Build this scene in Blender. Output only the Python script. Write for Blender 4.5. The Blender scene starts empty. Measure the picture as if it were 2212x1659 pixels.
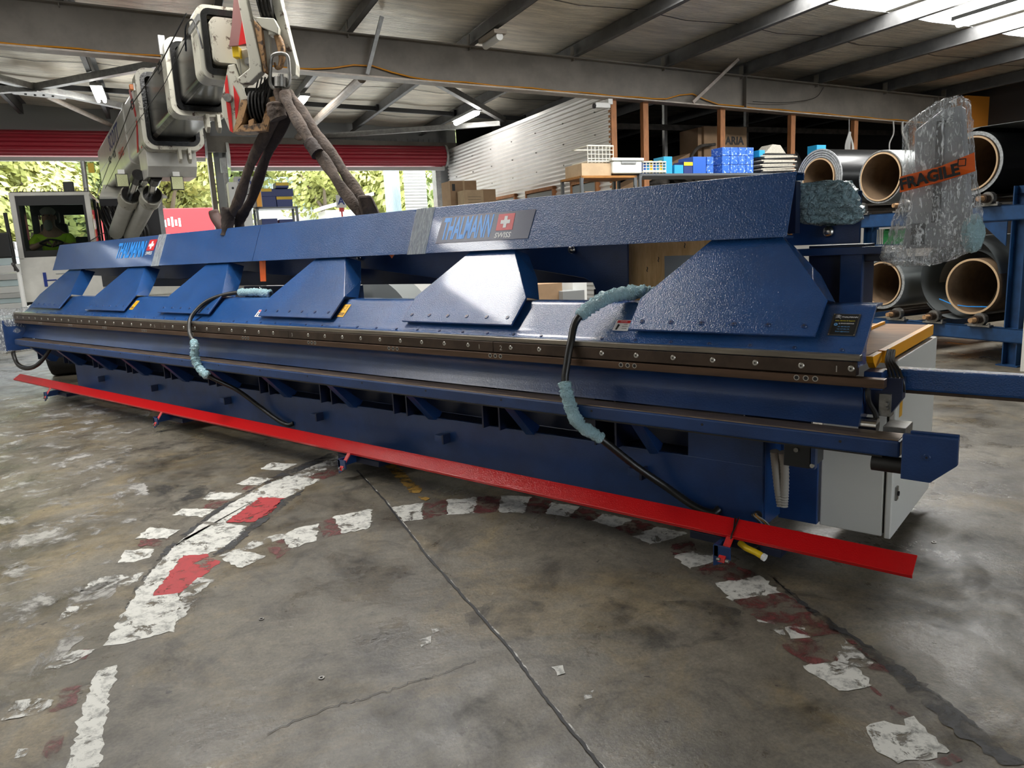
import bpy, bmesh, math, random
from mathutils import Matrix, Vector, Quaternion, noise
random.seed(7)
SC = bpy.context.scene
COL = SC.collection
# ------------------------------------------------------------------ camera
cam_d = bpy.data.cameras.new('camera'); cam = bpy.data.objects.new('camera', cam_d); COL.objects.link(cam)
cam_d.sensor_fit = 'HORIZONTAL'; cam_d.sensor_width = 36.0; cam_d.lens = 1604.0/2212.0*36.0
cam_d.clip_start = 0.05; cam_d.clip_end = 400
RX = Vector((0.77385, 0.63132, -0.04737)); RD = Vector((0.07856, -0.16993, -0.98232)); RF = Vector((-0.62848, 0.75667, -0.18112))
CAMM = Matrix((RX, -RD, -RF)).transposed().to_4x4(); CAMM.translation = (0, 0, 1.6)
cam.matrix_world = CAMM
SC.camera = cam
# ------------------------------------------------------------------ world, sun, exposure
W = bpy.data.worlds.new('sky'); SC.world = W; W.use_nodes = True
bg = W.node_tree.nodes['Background']; bg.inputs[0].default_value = (0.86, 0.93, 1.0, 1); bg.inputs[1].default_value = 6.5
sun_d = bpy.data.lights.new('sun', 'SUN'); sun_d.energy = 9.0; sun_d.angle = math.radians(8); sun_d.color = (1, .95, .82)
sun = bpy.data.objects.new('sun', sun_d); COL.objects.link(sun)
sun.rotation_euler = (math.radians(24), 0, math.radians(95))
SC.view_settings.view_transform = 'Standard'; SC.view_settings.look = 'None'
SC.view_settings.exposure = 0.0; SC.view_settings.gamma = 1.0; SC.view_settings.use_curve_mapping = False
try:
    cy = SC.cycles; cy.max_bounces = 6; cy.diffuse_bounces = 3; cy.glossy_bounces = 3; cy.transmission_bounces = 3; cy.transparent_max_bounces = 10; cy.caustics_reflective = False; cy.caustics_refractive = False
except Exception: pass
SKYLIGHT = 33.0          # daylight coming through the translucent roof sheets
TUBE = 40.0              # fluorescent tubes
# building frame: a to the right, b away from the camera
TH = math.atan2(0.8970, 0.4420)
def bw(a, b, z): return Vector((0.442*a-0.897*b, 0.897*a+0.442*b, z))

# ------------------------------------------------------------------ materials
MATS = {}
def _n(nt, t, **k):
    nd = nt.nodes.new(t)
    for a, b in k.items(): setattr(nd, a, b)
    return nd
def mat(name, col, rough=.5, metal=0., bump=0., bs=60, var=0., vs=4., col2=None, spec=.5, stretch=None, emit=0., coat=0., edge=(.4,.6), trans=0., detail=4, bstretch=None, rvar=0., bd=.01):
    m = bpy.data.materials.new(name); m.use_nodes = True; nt = m.node_tree
    p = nt.nodes['Principled BSDF']; L = nt.links.new
    p.inputs['Base Color'].default_value = (*col, 1); p.inputs['Roughness'].default_value = rough
    p.inputs['Metallic'].default_value = metal; p.inputs['Specular IOR Level'].default_value = spec
    if coat: p.inputs['Coat Weight'].default_value = coat; p.inputs['Coat Roughness'].default_value = .08
    if emit: p.inputs['Emission Color'].default_value = (*col, 1); p.inputs['Emission Strength'].default_value = emit
    if trans: p.inputs['Transmission Weight'].default_value = trans
    tc = _n(nt, 'ShaderNodeTexCoord')
    def coords(st):
        if st is None: return tc.outputs['Object']
        mp = _n(nt, 'ShaderNodeMapping'); mp.inputs['Scale'].default_value = st; L(tc.outputs['Object'], mp.inputs[0]); return mp.outputs[0]
    if var or col2:
        nz = _n(nt, 'ShaderNodeTexNoise'); nz.inputs['Scale'].default_value = vs; nz.inputs['Detail'].default_value = detail; nz.inputs['Roughness'].default_value = .65
        L(coords(stretch), nz.inputs['Vector'])
        rp = _n(nt, 'ShaderNodeValToRGB'); rp.color_ramp.elements[0].position = edge[0]; rp.color_ramp.elements[1].position = edge[1]
        c2 = col2 if col2 else tuple(c*(1-var) for c in col)
        rp.color_ramp.elements[0].color = (*c2, 1); rp.color_ramp.elements[1].color = (*col, 1)
        L(nz.outputs['Fac'], rp.inputs[0]); L(rp.outputs[0], p.inputs['Base Color'])
        if rvar:
            mr = _n(nt, 'ShaderNodeMapRange'); mr.inputs['To Min'].default_value = rough-rvar; mr.inputs['To Max'].default_value = rough+rvar
            L(nz.outputs['Fac'], mr.inputs[0]); L(mr.outputs[0], p.inputs['Roughness'])
    if bump:
        nb = _n(nt, 'ShaderNodeTexNoise'); nb.inputs['Scale'].default_value = bs; nb.inputs['Detail'].default_value = 3
        L(coords(bstretch), nb.inputs['Vector'])
        bp = _n(nt, 'ShaderNodeBump'); bp.inputs['Strength'].default_value = bump; bp.inputs['Distance'].default_value = bd
        L(nb.outputs['Fac'], bp.inputs['Height']); L(bp.outputs[0], p.inputs['Normal'])
    MATS[name] = m; return m
def film(name, tint, clear=.5, bs=18, st=(1,1,1), bump=.9, lo=.46, hi=.58, gain=.35):
    """stretched plastic film: clear skin with glossy wrinkles"""
    m = bpy.data.materials.new(name); m.use_nodes = True; nt = m.node_tree; L = nt.links.new
    p = nt.nodes['Principled BSDF']; out = nt.nodes['Material Output']
    p.inputs['Base Color'].default_value = (*tint, 1); p.inputs['Roughness'].default_value = .1; p.inputs['Specular IOR Level'].default_value = 1.0
    tc = _n(nt, 'ShaderNodeTexCoord'); mp = _n(nt, 'ShaderNodeMapping'); mp.inputs['Scale'].default_value = st; L(tc.outputs['Object'], mp.inputs[0])
    nz = _n(nt, 'ShaderNodeTexNoise'); nz.inputs['Scale'].default_value = bs; nz.inputs['Detail'].default_value = 6; nz.inputs['Distortion'].default_value = 1.2
    L(mp.outputs[0], nz.inputs['Vector'])
    bp = _n(nt, 'ShaderNodeBump'); bp.inputs['Strength'].default_value = bump; bp.inputs['Distance'].default_value = .03
    L(nz.outputs['Fac'], bp.inputs['Height']); L(bp.outputs[0], p.inputs['Normal'])
    mr = _n(nt, 'ShaderNodeMapRange'); mr.inputs['From Min'].default_value = lo; mr.inputs['From Max'].default_value = hi
    mr.inputs['To Min'].default_value = 1-clear; mr.inputs['To Max'].default_value = min(1, 1-clear+gain)  # paler, denser streaks put the wrinkle highlights into the film
    L(nz.outputs['Fac'], mr.inputs[0])
    tr = _n(nt, 'ShaderNodeBsdfTransparent'); mx = _n(nt, 'ShaderNodeMixShader')
    L(mr.outputs[0], mx.inputs[0]); L(tr.outputs[0], mx.inputs[1]); L(p.outputs[0], mx.inputs[2]); L(mx.outputs[0], out.inputs[0])
    MATS[name] = m; return m
def worn(name, col, lo=.42, hi=.5, sc=14, rough=.55, col2=None):
    """worn floor paint: chipped away by a noise mask"""
    m = bpy.data.materials.new(name); m.use_nodes = True; nt = m.node_tree; L = nt.links.new
    p = nt.nodes['Principled BSDF']; out = nt.nodes['Material Output']; p.inputs['Roughness'].default_value = rough
    tc = _n(nt, 'ShaderNodeTexCoord')
    nz = _n(nt, 'ShaderNodeTexNoise'); nz.inputs['Scale'].default_value = sc; nz.inputs['Detail'].default_value = 9; nz.inputs['Roughness'].default_value = .72; nz.inputs['Distortion'].default_value = .5
    L(tc.outputs['Object'], nz.inputs['Vector'])
    mr = _n(nt, 'ShaderNodeMapRange'); mr.inputs['From Min'].default_value = lo; mr.inputs['From Max'].default_value = hi; L(nz.outputs['Fac'], mr.inputs[0])
    n2 = _n(nt, 'ShaderNodeTexNoise'); n2.inputs['Scale'].default_value = 16; n2.inputs['Detail'].default_value = 10; n2.inputs['Roughness'].default_value = .75; L(tc.outputs['Object'], n2.inputs['Vector'])
    rp = _n(nt, 'ShaderNodeValToRGB'); rp.color_ramp.elements[0].position = .36; rp.color_ramp.elements[1].position = .52
    rp.color_ramp.elements[0].color = (*(col2 or tuple(c*.38 for c in col)), 1); rp.color_ramp.elements[1].color = (*col, 1)
    L(n2.outputs['Fac'], rp.inputs[0]); L(rp.outputs[0], p.inputs['Base Color'])
    tr = _n(nt, 'ShaderNodeBsdfTransparent'); mx = _n(nt, 'ShaderNodeMixShader')
    L(mr.outputs[0], mx.inputs[0]); L(tr.outputs[0], mx.inputs[1]); L(p.outputs[0], mx.inputs[2]); L(mx.outputs[0], out.inputs[0])
    MATS[name] = m; return m
def glass(name, tint, clear):
    m = bpy.data.materials.new(name); m.use_nodes = True; nt = m.node_tree; L = nt.links.new
    p = nt.nodes['Principled BSDF']; out = nt.nodes['Material Output']
    p.inputs['Base Color'].default_value = (.01, .012, .012, 1); p.inputs['Roughness'].default_value = .04
    tr = _n(nt, 'ShaderNodeBsdfTransparent'); tr.inputs[0].default_value = (*tint, 1)
    mx = _n(nt, 'ShaderNodeMixShader'); mx.inputs[0].default_value = 1-clear
    L(tr.outputs[0], mx.inputs[1]); L(p.outputs[0], mx.inputs[2]); L(mx.outputs[0], out.inputs[0])
    MATS[name] = m; return m

mat('blue', (.018,.078,.25), .15, bump=.36, bs=150, var=.2, vs=1.6, coat=.3)
mat('blue2', (.015,.05,.165), .3, bump=.1, bs=120, var=.25, vs=3)
mat('blue_dark', (.01,.02,.06), .4, var=.3, vs=3)
mat('cover_blue', (.020,.08,.25), .13, bump=.45, bs=130, var=.15, vs=1.2, coat=.4)
mat('red', (.6,.008,.010), .22, bump=.22, bs=160, coat=.3)
mat('strip', (.075,.05,.036), .38, metal=.5, var=.35, vs=6, bump=.04, bs=90)
mat('strip2', (.12,.07,.044), .36, metal=.5, var=.3, vs=8, stretch=(.3,4,4))
mat('strip_grey', (.3,.265,.22), .36, metal=.7, var=.4, vs=5, stretch=(.4,6,6))
mat('ledge', (.32,.235,.165), .34, metal=.6, var=.5, vs=9, stretch=(.4,5,5))
mat('screw', (.5,.48,.44), .35, metal=.8)
mat('hole', (.012,.012,.014), .6)
mat('chrome', (.6,.58,.55), .22, metal=1)
mat('steel', (.32,.31,.29), .4, metal=.8, var=.3, vs=20)
mat('cabinet', (.72,.71,.66), .42, bump=.05, bs=300)
mat('rubber', (.018,.017,.016), .5)
mat('hose', (.012,.011,.010), .38)
mat('conduit', (.3,.28,.25), .5)
mat('orange', (.95,.4,.008), .4)
mat('tabletop', (.42,.2,.06), .6, spec=.2, col2=(.25,.11,.03), vs=4, stretch=(1.5,14,14), edge=(.3,.7))
mat('ply', (.85,.54,.24), .6, col2=(.7,.4,.15), vs=5, stretch=(9,3,1.2), edge=(.35,.62))
mat('paper_grey', (.32,.34,.35), .7)
mat('label_yellow', (.85,.42,.01), .4)
mat('label_white', (.8,.8,.8), .4)
mat('label_red', (.62,.015,.02), .35)
mat('ink', (.01,.01,.012), .5)
mat('cyan', (.015,.29,.85), .35)
mat('navy', (.010,.018,.07), .3, bump=.05, bs=150)
mat('plate_black', (.012,.014,.016), .3)
mat('plate_edge', (.09,.09,.09), .35, metal=.5)
mat('plate_yellow', (.8,.65,.02), .5)
mat('plate_blue', (.12,.35,.7), .5)
mat('tape_orange', (.85,.13,.008), .3, bump=.2, bs=60)
mat('cable_yellow', (.6,.24,.01), .5)
mat('yellow', (.75,.5,.01), .45)
film('film_blue', (.5,.78,.86), clear=.05, bs=70, bump=1.0)
film('film_box', (.36,.56,.64), clear=.12, bs=40, bump=1.8)
film('film_clear', (.92,.95,.97), clear=.78, bs=26, st=(2.6,2.6,.55), bump=1.0, lo=.52, hi=.66, gain=.75)
film('film_band', (.6,.65,.68), clear=.5, bs=20, st=(6,1,.6), bump=1.0)
mat('panel_grey', (.3,.31,.33), .35)
mat('panel_dark', (.03,.03,.035), .35)
# crane
mat('crane_white', (.62,.61,.56), .32, var=.12, vs=3)
mat('crane_worn', (.5,.48,.4), .42, col2=(.08,.05,.035), vs=11, edge=(.36,.43), detail=8)
mat('crane_rust', (.42,.24,.11), .55, col2=(.06,.04,.03), vs=16, edge=(.40,.5), detail=8)
mat('boom_black', (.012,.0115,.011), .24, var=.4, vs=5, metal=.15, bump=.05, bs=20)
mat('grease', (.008,.008,.008), .22, bump=.3, bs=30)
mat('boom_edge', (.3,.28,.26), .3, metal=.9, var=.5, vs=8)
mat('crane_red', (.6,.025,.025), .35)
mat('crane_red_faded', (.3,.15,.14), .4)
mat('rope', (.03,.028,.026), .5, metal=.4)
mat('sling', (.085,.058,.042), .85, bump=.7, bs=45, var=.45, vs=14, stretch=(1,1,.4))
mat('sling_dark', (.035,.022,.017), .85, bump=.6, bs=45, var=.4, vs=14)
mat('brown_pad', (.055,.022,.016), .6, bump=.2, bs=30)
mat('skin', (.42,.22,.15), .6)
mat('hair', (.35,.33,.3), .8, bump=.5, bs=80)
mat('beard', (.36,.34,.31), .8, bump=.5, bs=80)
mat('hivis', (.5,.75,.02), .7)
mat('seat', (.02,.02,.022), .7)
glass('cab_glass', (.62,.68,.66), .82)
mat('cab_black', (.01,.01,.01), .35)
mat('lens', (.45,.47,.25), .25, bump=.6, bs=90)
mat('amber', (.7,.18,.01), .3)
mat('blue_print', (.01,.03,.2), .4)
mat('tyre', (.025,.024,.023), .8, bump=.3, bs=40)
# building
mat('beam', (.19,.168,.14), .55, var=.2, vs=3, bump=.03, bs=40)
mat('beam_flange', (.46,.39,.33), .5, var=.25, vs=6)
mat('purlin', (.115,.115,.115), .5, metal=.3, var=.3, vs=3)
mat('galv', (.4,.4,.39), .42, metal=.6, var=.25, vs=10)
mat('black_bar', (.015,.015,.016), .6)
mat('foil', (.92,.84,.70), .30, metal=.45, bump=1.0, bd=.035, bs=7, bstretch=(.5,6.5,1), var=.25, vs=2.5, stretch=(.6,4,1))
mat('corr_white', (.82,.79,.76), .4, metal=.2, var=.08, vs=2)
mat('corr_grey', (.3,.31,.31), .5, metal=.3)
mat('roller_red', (.32,.014,.03), .4)
mat('stud', (.42,.17,.06), .65, var=.3, vs=10, stretch=(3,3,.5))
mat('wall_dark', (.02,.018,.017), .8); mat('loft_shade', (.006,.006,.006), .9)  # near black: the shade of the unlit loft is put into its colour
mat('wall_grey', (.28,.27,.25), .7)
mat('wall_orange', (.55,.2,.02), .6)
mat('carton', (.36,.23,.13), .75, var=.12, vs=6)
mat('carton_pale', (.5,.36,.22), .75, var=.12, vs=6)
mat('box_blue', (.02,.11,.5), .4)
mat('box_blue_mid', (.45,.62,.9), .4, col2=(.025,.13,.6), vs=26, edge=(.56,.66), detail=2)
mat('box_navy', (.012,.03,.16), .45)
mat('box_sky', (.02,.32,.6), .4)
mat('white', (.75,.75,.72), .5)
mat('white_gloss', (.7,.72,.68), .2)
mat('basket', (.66,.64,.56), .5)
mat('shelf_grey', (.12,.13,.14), .45, metal=.4)
mat('paper', (.55,.52,.44), .8, col2=(.2,.18,.15), vs=30, stretch=(1,1,12), edge=(.35,.55))
mat('bag_black', (.012,.012,.013), .35, bump=.5, bs=20)
mat('junk', (.08,.07,.06), .8, var=.5, vs=8)
mat('rack_blue', (.012,.06,.17), .4, var=.3, vs=5)
mat('coil_black', (.012,.013,.014), .25, metal=.3)
mat('coil_grey', (.25,.27,.27), .38, metal=.4)
mat('coil_edge', (.5,.52,.53), .4, metal=.5, var=.4, vs=40)
mat('core', (.2,.13,.075), .75, var=.25, vs=6)
mat('core_edge', (.55,.38,.22), .7)
mat('green', (.03,.36,.1), .5)
mat('tube_on', (1,.98,.93), .5, emit=TUBE)
mat('skylight', (1,.985,.95), .5, emit=SKYLIGHT)
mat('lamp_body', (.3,.25,.2), .5)
# outdoors
mat('asphalt', (.48,.48,.47), .85, var=.3, vs=2, bump=.3, bs=6)
mat('leaf_y', (.42,.44,.13), .6, var=.3, vs=2.2)
mat('leaf_g', (.27,.33,.12), .6, var=.35, vs=2.2)
mat('leaf_d', (.17,.23,.1), .6, var=.35, vs=2.2)
mat('bark', (.2,.16,.12), .9)
mat('hill', (.28,.32,.13), .9, col2=(.16,.2,.08), vs=1.2, detail=8)
mat('container', (.62,.74,.76), .5)
mat('red_out', (.42,.02,.025), .5)
mat('rail_out', (.55,.55,.53), .6)

def floor_material():
    m = bpy.data.materials.new('concrete'); m.use_nodes = True; nt = m.node_tree; L = nt.links.new
    p = nt.nodes['Principled BSDF']; tc = _n(nt, 'ShaderNodeTexCoord'); co = tc.outputs['Object']
    def nz(s, d, r=.6, dist=0., st=None):
        x = _n(nt, 'ShaderNodeTexNoise'); x.inputs['Scale'].default_value = s; x.inputs['Detail'].default_value = d; x.inputs['Roughness'].default_value = r; x.inputs['Distortion'].default_value = dist
        if st:
            mp = _n(nt, 'ShaderNodeMapping'); mp.inputs['Scale'].default_value = st; L(co, mp.inputs[0]); L(mp.outputs[0], x.inputs['Vector'])
        else: L(co, x.inputs['Vector'])
        return x.outputs['Fac']
    def ramp(f, *st):
        r = _n(nt, 'ShaderNodeValToRGB'); e = r.color_ramp.elements
        while len(e) < len(st): e.new(.5)
        for q, (pos, c) in zip(e, st): q.position = pos; q.color = (*c, 1) if len(c) == 3 else c
        L(f, r.inputs[0]); return r.outputs[0]
    def mix(a, b, f, bt='MIX'):
        x = _n(nt, 'ShaderNodeMix'); x.data_type = 'RGBA'; x.blend_type = bt
        if isinstance(f, float): x.inputs[0].default_value = f
        else: L(f, x.inputs[0])
        L(a, x.inputs[6]); L(b, x.inputs[7]); return x.outputs[2]
    base = ramp(nz(.9, 9, .66, .5), (.3, (.085,.076,.06)), (.48, (.15,.133,.104)), (.6, (.19,.168,.13)), (.75, (.235,.203,.15)))
    tan = ramp(nz(1.1, 9, .7, .9), (.5, (1,1,1)), (.62, (1.25,1.12,.86)))
    c = mix(base, tan, .9, 'MULTIPLY')
    grime = ramp(nz(2.7, 10, .74, .6), (.34, (.3,.3,.31)), (.48, (.92,.92,.92)), (.7, (1.15,1.15,1.13)))
    c = mix(c, grime, .85, 'MULTIPLY')
    patch = ramp(nz(.55, 9, .74, 1.2), (.56, (1,1,1)), (.66, (.48,.49,.5)))
    c = mix(c, patch, .8, 'MULTIPLY')
    mid = ramp(nz(14, 8, .78), (.32, (.55,.54,.53)), (.52, (1,1,1)), (.72, (1.25,1.24,1.2)))
    c = mix(c, mid, .8, 'MULTIPLY')
    fine = ramp(nz(70, 4, .7), (.3, (.6,.6,.6)), (.62, (1.2,1.2,1.2)))
    c = mix(c, fine, .7, 'MULTIPLY')
    specks = ramp(nz(19, 3, .6, .3), (.27, (.16,.15,.14)), (.31, (1,1,1)))
    c = mix(c, specks, .85, 'MULTIPLY')
    flecks = ramp(nz(33, 3, .6, .5), (.73, (0,0,0)), (.77, (.3,.29,.26)))
    c = mix(c, flecks, .6, 'ADD')
    L(c, p.inputs['Base Color'])
    rr = _n(nt, 'ShaderNodeMapRange'); rr.inputs['From Min'].default_value = .35; rr.inputs['From Max'].default_value = .65
    rr.inputs['To Min'].default_value = .2; rr.inputs['To Max'].default_value = .62; L(nz(2.2, 7, .65, .5), rr.inputs[0]); L(rr.outputs[0], p.inputs['Roughness'])
    b1 = _n(nt, 'ShaderNodeBump'); b1.inputs['Strength'].default_value = .4; b1.inputs['Distance'].default_value = .01; L(nz(12, 8, .7), b1.inputs['Height'])
    L(b1.outputs[0], p.inputs['Normal'])
    MATS['concrete'] = m
floor_material()
worn('paint_white', (.66,.65,.6), lo=.39, hi=.45, sc=9)
worn('paint_white_worn', (.58,.57,.53), lo=.46, hi=.54, sc=11)
worn('paint_red', (.42,.03,.035), lo=.38, hi=.45, sc=9, col2=(.3,.03,.03))
worn('paint_red_worn', (.17,.045,.042), lo=.45, hi=.6, sc=11)
worn('paint_dark', (.04,.04,.042), lo=.4, hi=.56, sc=5)
worn('stain', (.035,.035,.036), lo=.48, hi=.85, sc=5)
worn('pale_paint_glare', (.4,.385,.36), lo=.52, hi=.62, sc=3.2, rough=.35)  # old pale paint, with the floor glare by the door put into its colour
worn('paint_yellow', (.45,.26,.05), lo=.38, hi=.5, sc=16)

# ------------------------------------------------------------------ mesh helpers
class MB:
    def __init__(s): s.v = []; s.f = []
    def add(s, vs, fs):
        o = len(s.v); s.v += [tuple(x) for x in vs]; s.f += [tuple(i+o for i in f) for f in fs]; return s
    def box(s, x0, x1, y0, y1, z0, z1):
        return s.add([(x0,y0,z0),(x1,y0,z0),(x1,y1,z0),(x0,y1,z0),(x0,y0,z1),(x1,y0,z1),(x1,y1,z1),(x0,y1,z1)],
                     [(3,2,1,0),(4,5,6,7),(0,1,5,4),(1,2,6,5),(2,3,7,6),(3,0,4,7)])
    def obox(s, c, ex, ey, ez):
        """box from centre and three half-extent vectors"""
        c, ex, ey, ez = map(Vector, (c, ex, ey, ez)); V = []
        for k in (-1, 1):
            for (i, j) in ((-1,-1),(1,-1),(1,1),(-1,1)): V.append(c+ex*i+ey*j+ez*k)
        return s.add(V, [(3,2,1,0),(4,5,6,7),(0,1,5,4),(1,2,6,5),(2,3,7,6),(3,0,4,7)])
    def bar(s, p0, p1, w, h, up=(0,0,1)):
        p0, p1 = Vector(p0), Vector(p1); d = (p1-p0); L = d.length; d.normalize(); u = Vector(up)
        sd = d.cross(u)
        if sd.length < 1e-4: sd = d.cross(Vector((1,0,0)))
        sd.normalize(); u = sd.cross(d)
        return s.obox((p0+p1)/2, d*L/2, sd*w/2, u*h/2)
    def prism(s, pts, ext):
        ext = Vector(ext); n = len(pts); P = [Vector(p) for p in pts]
        return s.add(P+[p+ext for p in P], [tuple(range(n-1,-1,-1)), tuple(range(n,2*n))]+[(i,(i+1)%n,(i+1)%n+n,i+n) for i in range(n)])
    def ext(s, prof, x0, x1):
        return s.prism([(x0,y,z) for y, z in prof], (x1-x0,0,0))
    def cyl(s, p0, p1, r, n=16, r2=None):
        p0, p1 = Vector(p0), Vector(p1); d = (p1-p0).normalized(); a = d.orthogonal().normalized(); b = d.cross(a); r2 = r if r2 is None else r2
        A = [(math.cos(2*math.pi*i/n), math.sin(2*math.pi*i/n)) for i in range(n)]
        V = [p0+(a*c+b*q)*r for c, q in A]+[p1+(a*c+b*q)*r2 for c, q in A]
        return s.add(V, [tuple(range(n-1,-1,-1)), tuple(range(n,2*n))]+[(i,(i+1)%n,(i+1)%n+n,i+n) for i in range(n)])
    def ring(s, p0, p1, ro, ri, n=32):
        p0, p1 = Vector(p0), Vector(p1); d = (p1-p0).normalized(); a = d.orthogonal().normalized(); b = d.cross(a)
        A = [a*math.cos(2*math.pi*i/n)+b*math.sin(2*math.pi*i/n) for i in range(n)]
        V = [p0+q*ro for q in A]+[p1+q*ro for q in A]+[p0+q*ri for q in A]+[p1+q*ri for q in A]; F = []
        for i in range(n):
            j = (i+1)%n
            F += [(i,j,j+n,i+n),(i+2*n,i+3*n,j+3*n,j+2*n),(i,i+2*n,j+2*n,j),(i+n,j+n,j+3*n,i+3*n)]
        return s.add(V, F)
    def tube(s, path, r, n=10, jit=0., flat=None, caps=True):
        P = [Vector(p) for p in path]; m = len(P); V = []; up = None
        for i, p in enumerate(P):
            d = (P[min(i+1,m-1)]-P[max(i-1,0)]).normalized()
            if up is None: a = d.orthogonal().normalized() if flat is None else (Vector(flat)-d*Vector(flat).dot(d)).normalized()
            else: a = (up-d*up.dot(d)).normalized()
            up = a; b = d.cross(a); rr = r[i] if isinstance(r, (list, tuple)) else r
            ra, rb = rr if isinstance(rr, tuple) else (rr, rr)
            for k in range(n):
                t = 2*math.pi*k/n; q = 1+random.uniform(-jit, jit)
                V.append(p+a*math.cos(t)*ra*q+b*math.sin(t)*rb*q)
        F = [(i*n+k, i*n+(k+1)%n, (i+1)*n+(k+1)%n, (i+1)*n+k) for i in range(m-1) for k in range(n)]
        if caps: F += [tuple(range(n-1,-1,-1)), tuple(range((m-1)*n, m*n))]
        return s.add(V, F)
    def ball(s, c, r, n=12, m=8, jit=0.):
        c = Vector(c); r = Vector(r) if not isinstance(r, (int, float)) else Vector((r,r,r)); V = [c+Vector((0,0,r.z))]
        for i in range(1, m):
            th = math.pi*i/m
            for k in range(n):
                t = 2*math.pi*k/n; q = 1+random.uniform(-jit, jit)
                V.append(c+Vector((r.x*math.sin(th)*math.cos(t)*q, r.y*math.sin(th)*math.sin(t)*q, r.z*math.cos(th)*q)))
        V.append(c-Vector((0,0,r.z))); e = len(V)-1; F = []
        for k in range(n): F.append((0, 1+k, 1+(k+1)%n)); F.append((e, e-n+(k+1)%n, e-n+k))
        for i in range(m-2):
            for k in range(n): F.append((1+i*n+k, 1+(i+1)*n+k, 1+(i+1)*n+(k+1)%n, 1+i*n+(k+1)%n))
        return s.add(V, F)
    def mesh(s, name, m, smooth=None):
        me = bpy.data.meshes.new(name); me.from_pydata(s.v, [], s.f); me.update()
        b = bmesh.new(); b.from_mesh(me); bmesh.ops.recalc_face_normals(b, faces=b.faces); b.to_mesh(me); b.free()
        if smooth:
            for p in me.polygons: p.use_smooth = True
            me.set_sharp_from_angle(angle=math.radians(smooth))
        me.materials.append(MATS[m]); return me
    def build(s, name, m, parent=None, smooth=None, bevel=0., frame=False):
        o = place(s.mesh(name, m, smooth), name, parent, frame=frame)
        if bevel:
            md = o.modifiers.new('bevel', 'BEVEL'); md.width = bevel; md.segments = 2; md.limit_method = 'ANGLE'; md.angle_limit = math.radians(40); md.harden_normals = False
        return o
def place(me, name, parent=None, loc=(0,0,0), rot=None, frame=False, quat=None):
    o = bpy.data.objects.new(name, me); COL.objects.link(o); o.location = loc
    if rot is not None: o.rotation_euler = rot
    if quat is not None: o.rotation_mode = 'QUATERNION'; o.rotation_quaternion = quat
    if frame: o.rotation_euler.z = TH
    if parent is not None: adopt(o, parent)
    return o
def wmat(o):
    M = o.matrix_basis
    return M if o.parent is None else wmat(o.parent) @ o.matrix_parent_inverse @ M
def adopt(o, parent):
    o.parent = parent; o.matrix_parent_inverse = wmat(parent).inverted()
def thing(name, label, cat, loc=(0,0,0), group=None, frame=False):
    o = bpy.data.objects.new(name, None); COL.objects.link(o); o.empty_display_size = .1
    o.location = bw(*loc) if frame else loc
    return tag(o, label, cat, group)
def tag(o, label, cat, group=None):
    o['label'] = label; o['category'] = cat
    if group: o['group'] = group
    return o
def struct(o): o['kind'] = 'structure'; return o
def text(s, size, origin, ex, ey, m, parent, name='lettering', depth=.0012, align='CENTER', xs=1., bold=0., shear=0.):
    ex, ey = Vector(ex).normalized(), Vector(ey).normalized(); ez = ex.cross(ey).normalized(); ey = ez.cross(ex)
    cu = bpy.data.curves.new(name, 'FONT'); cu.body = s; cu.size = size; cu.extrude = depth; cu.align_x = align; cu.align_y = 'CENTER'; cu.offset = bold; cu.shear = shear; cu.resolution_u = 2
    t = bpy.data.objects.new(name, cu); COL.objects.link(t)
    me = bpy.data.meshes.new_from_object(t.evaluated_get(bpy.context.evaluated_depsgraph_get())); bpy.data.objects.remove(t)
    M = Matrix((ex*xs, ey, ez)).transposed().to_4x4(); M.translation = Vector(origin); me.transform(M)
    me.materials.clear(); me.materials.append(MATS[m]); me.name = name
    return place(me, name, parent)
def bez(pts, n=8):
    """Catmull-Rom through points"""
    P = [Vector(p) for p in pts]; P = [P[0]*2-P[1]]+P+[P[-1]*2-P[-2]]; out = []
    for i in range(1, len(P)-2):
        for k in range(n):
            t = k/n; a, b, c, d = P[i-1:i+3]
            out.append(.5*((2*b)+(c-a)*t+(2*a-5*b+4*c-d)*t*t+(3*b-a-3*c+d)*t**3))
    return out+[P[-2]]
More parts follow.
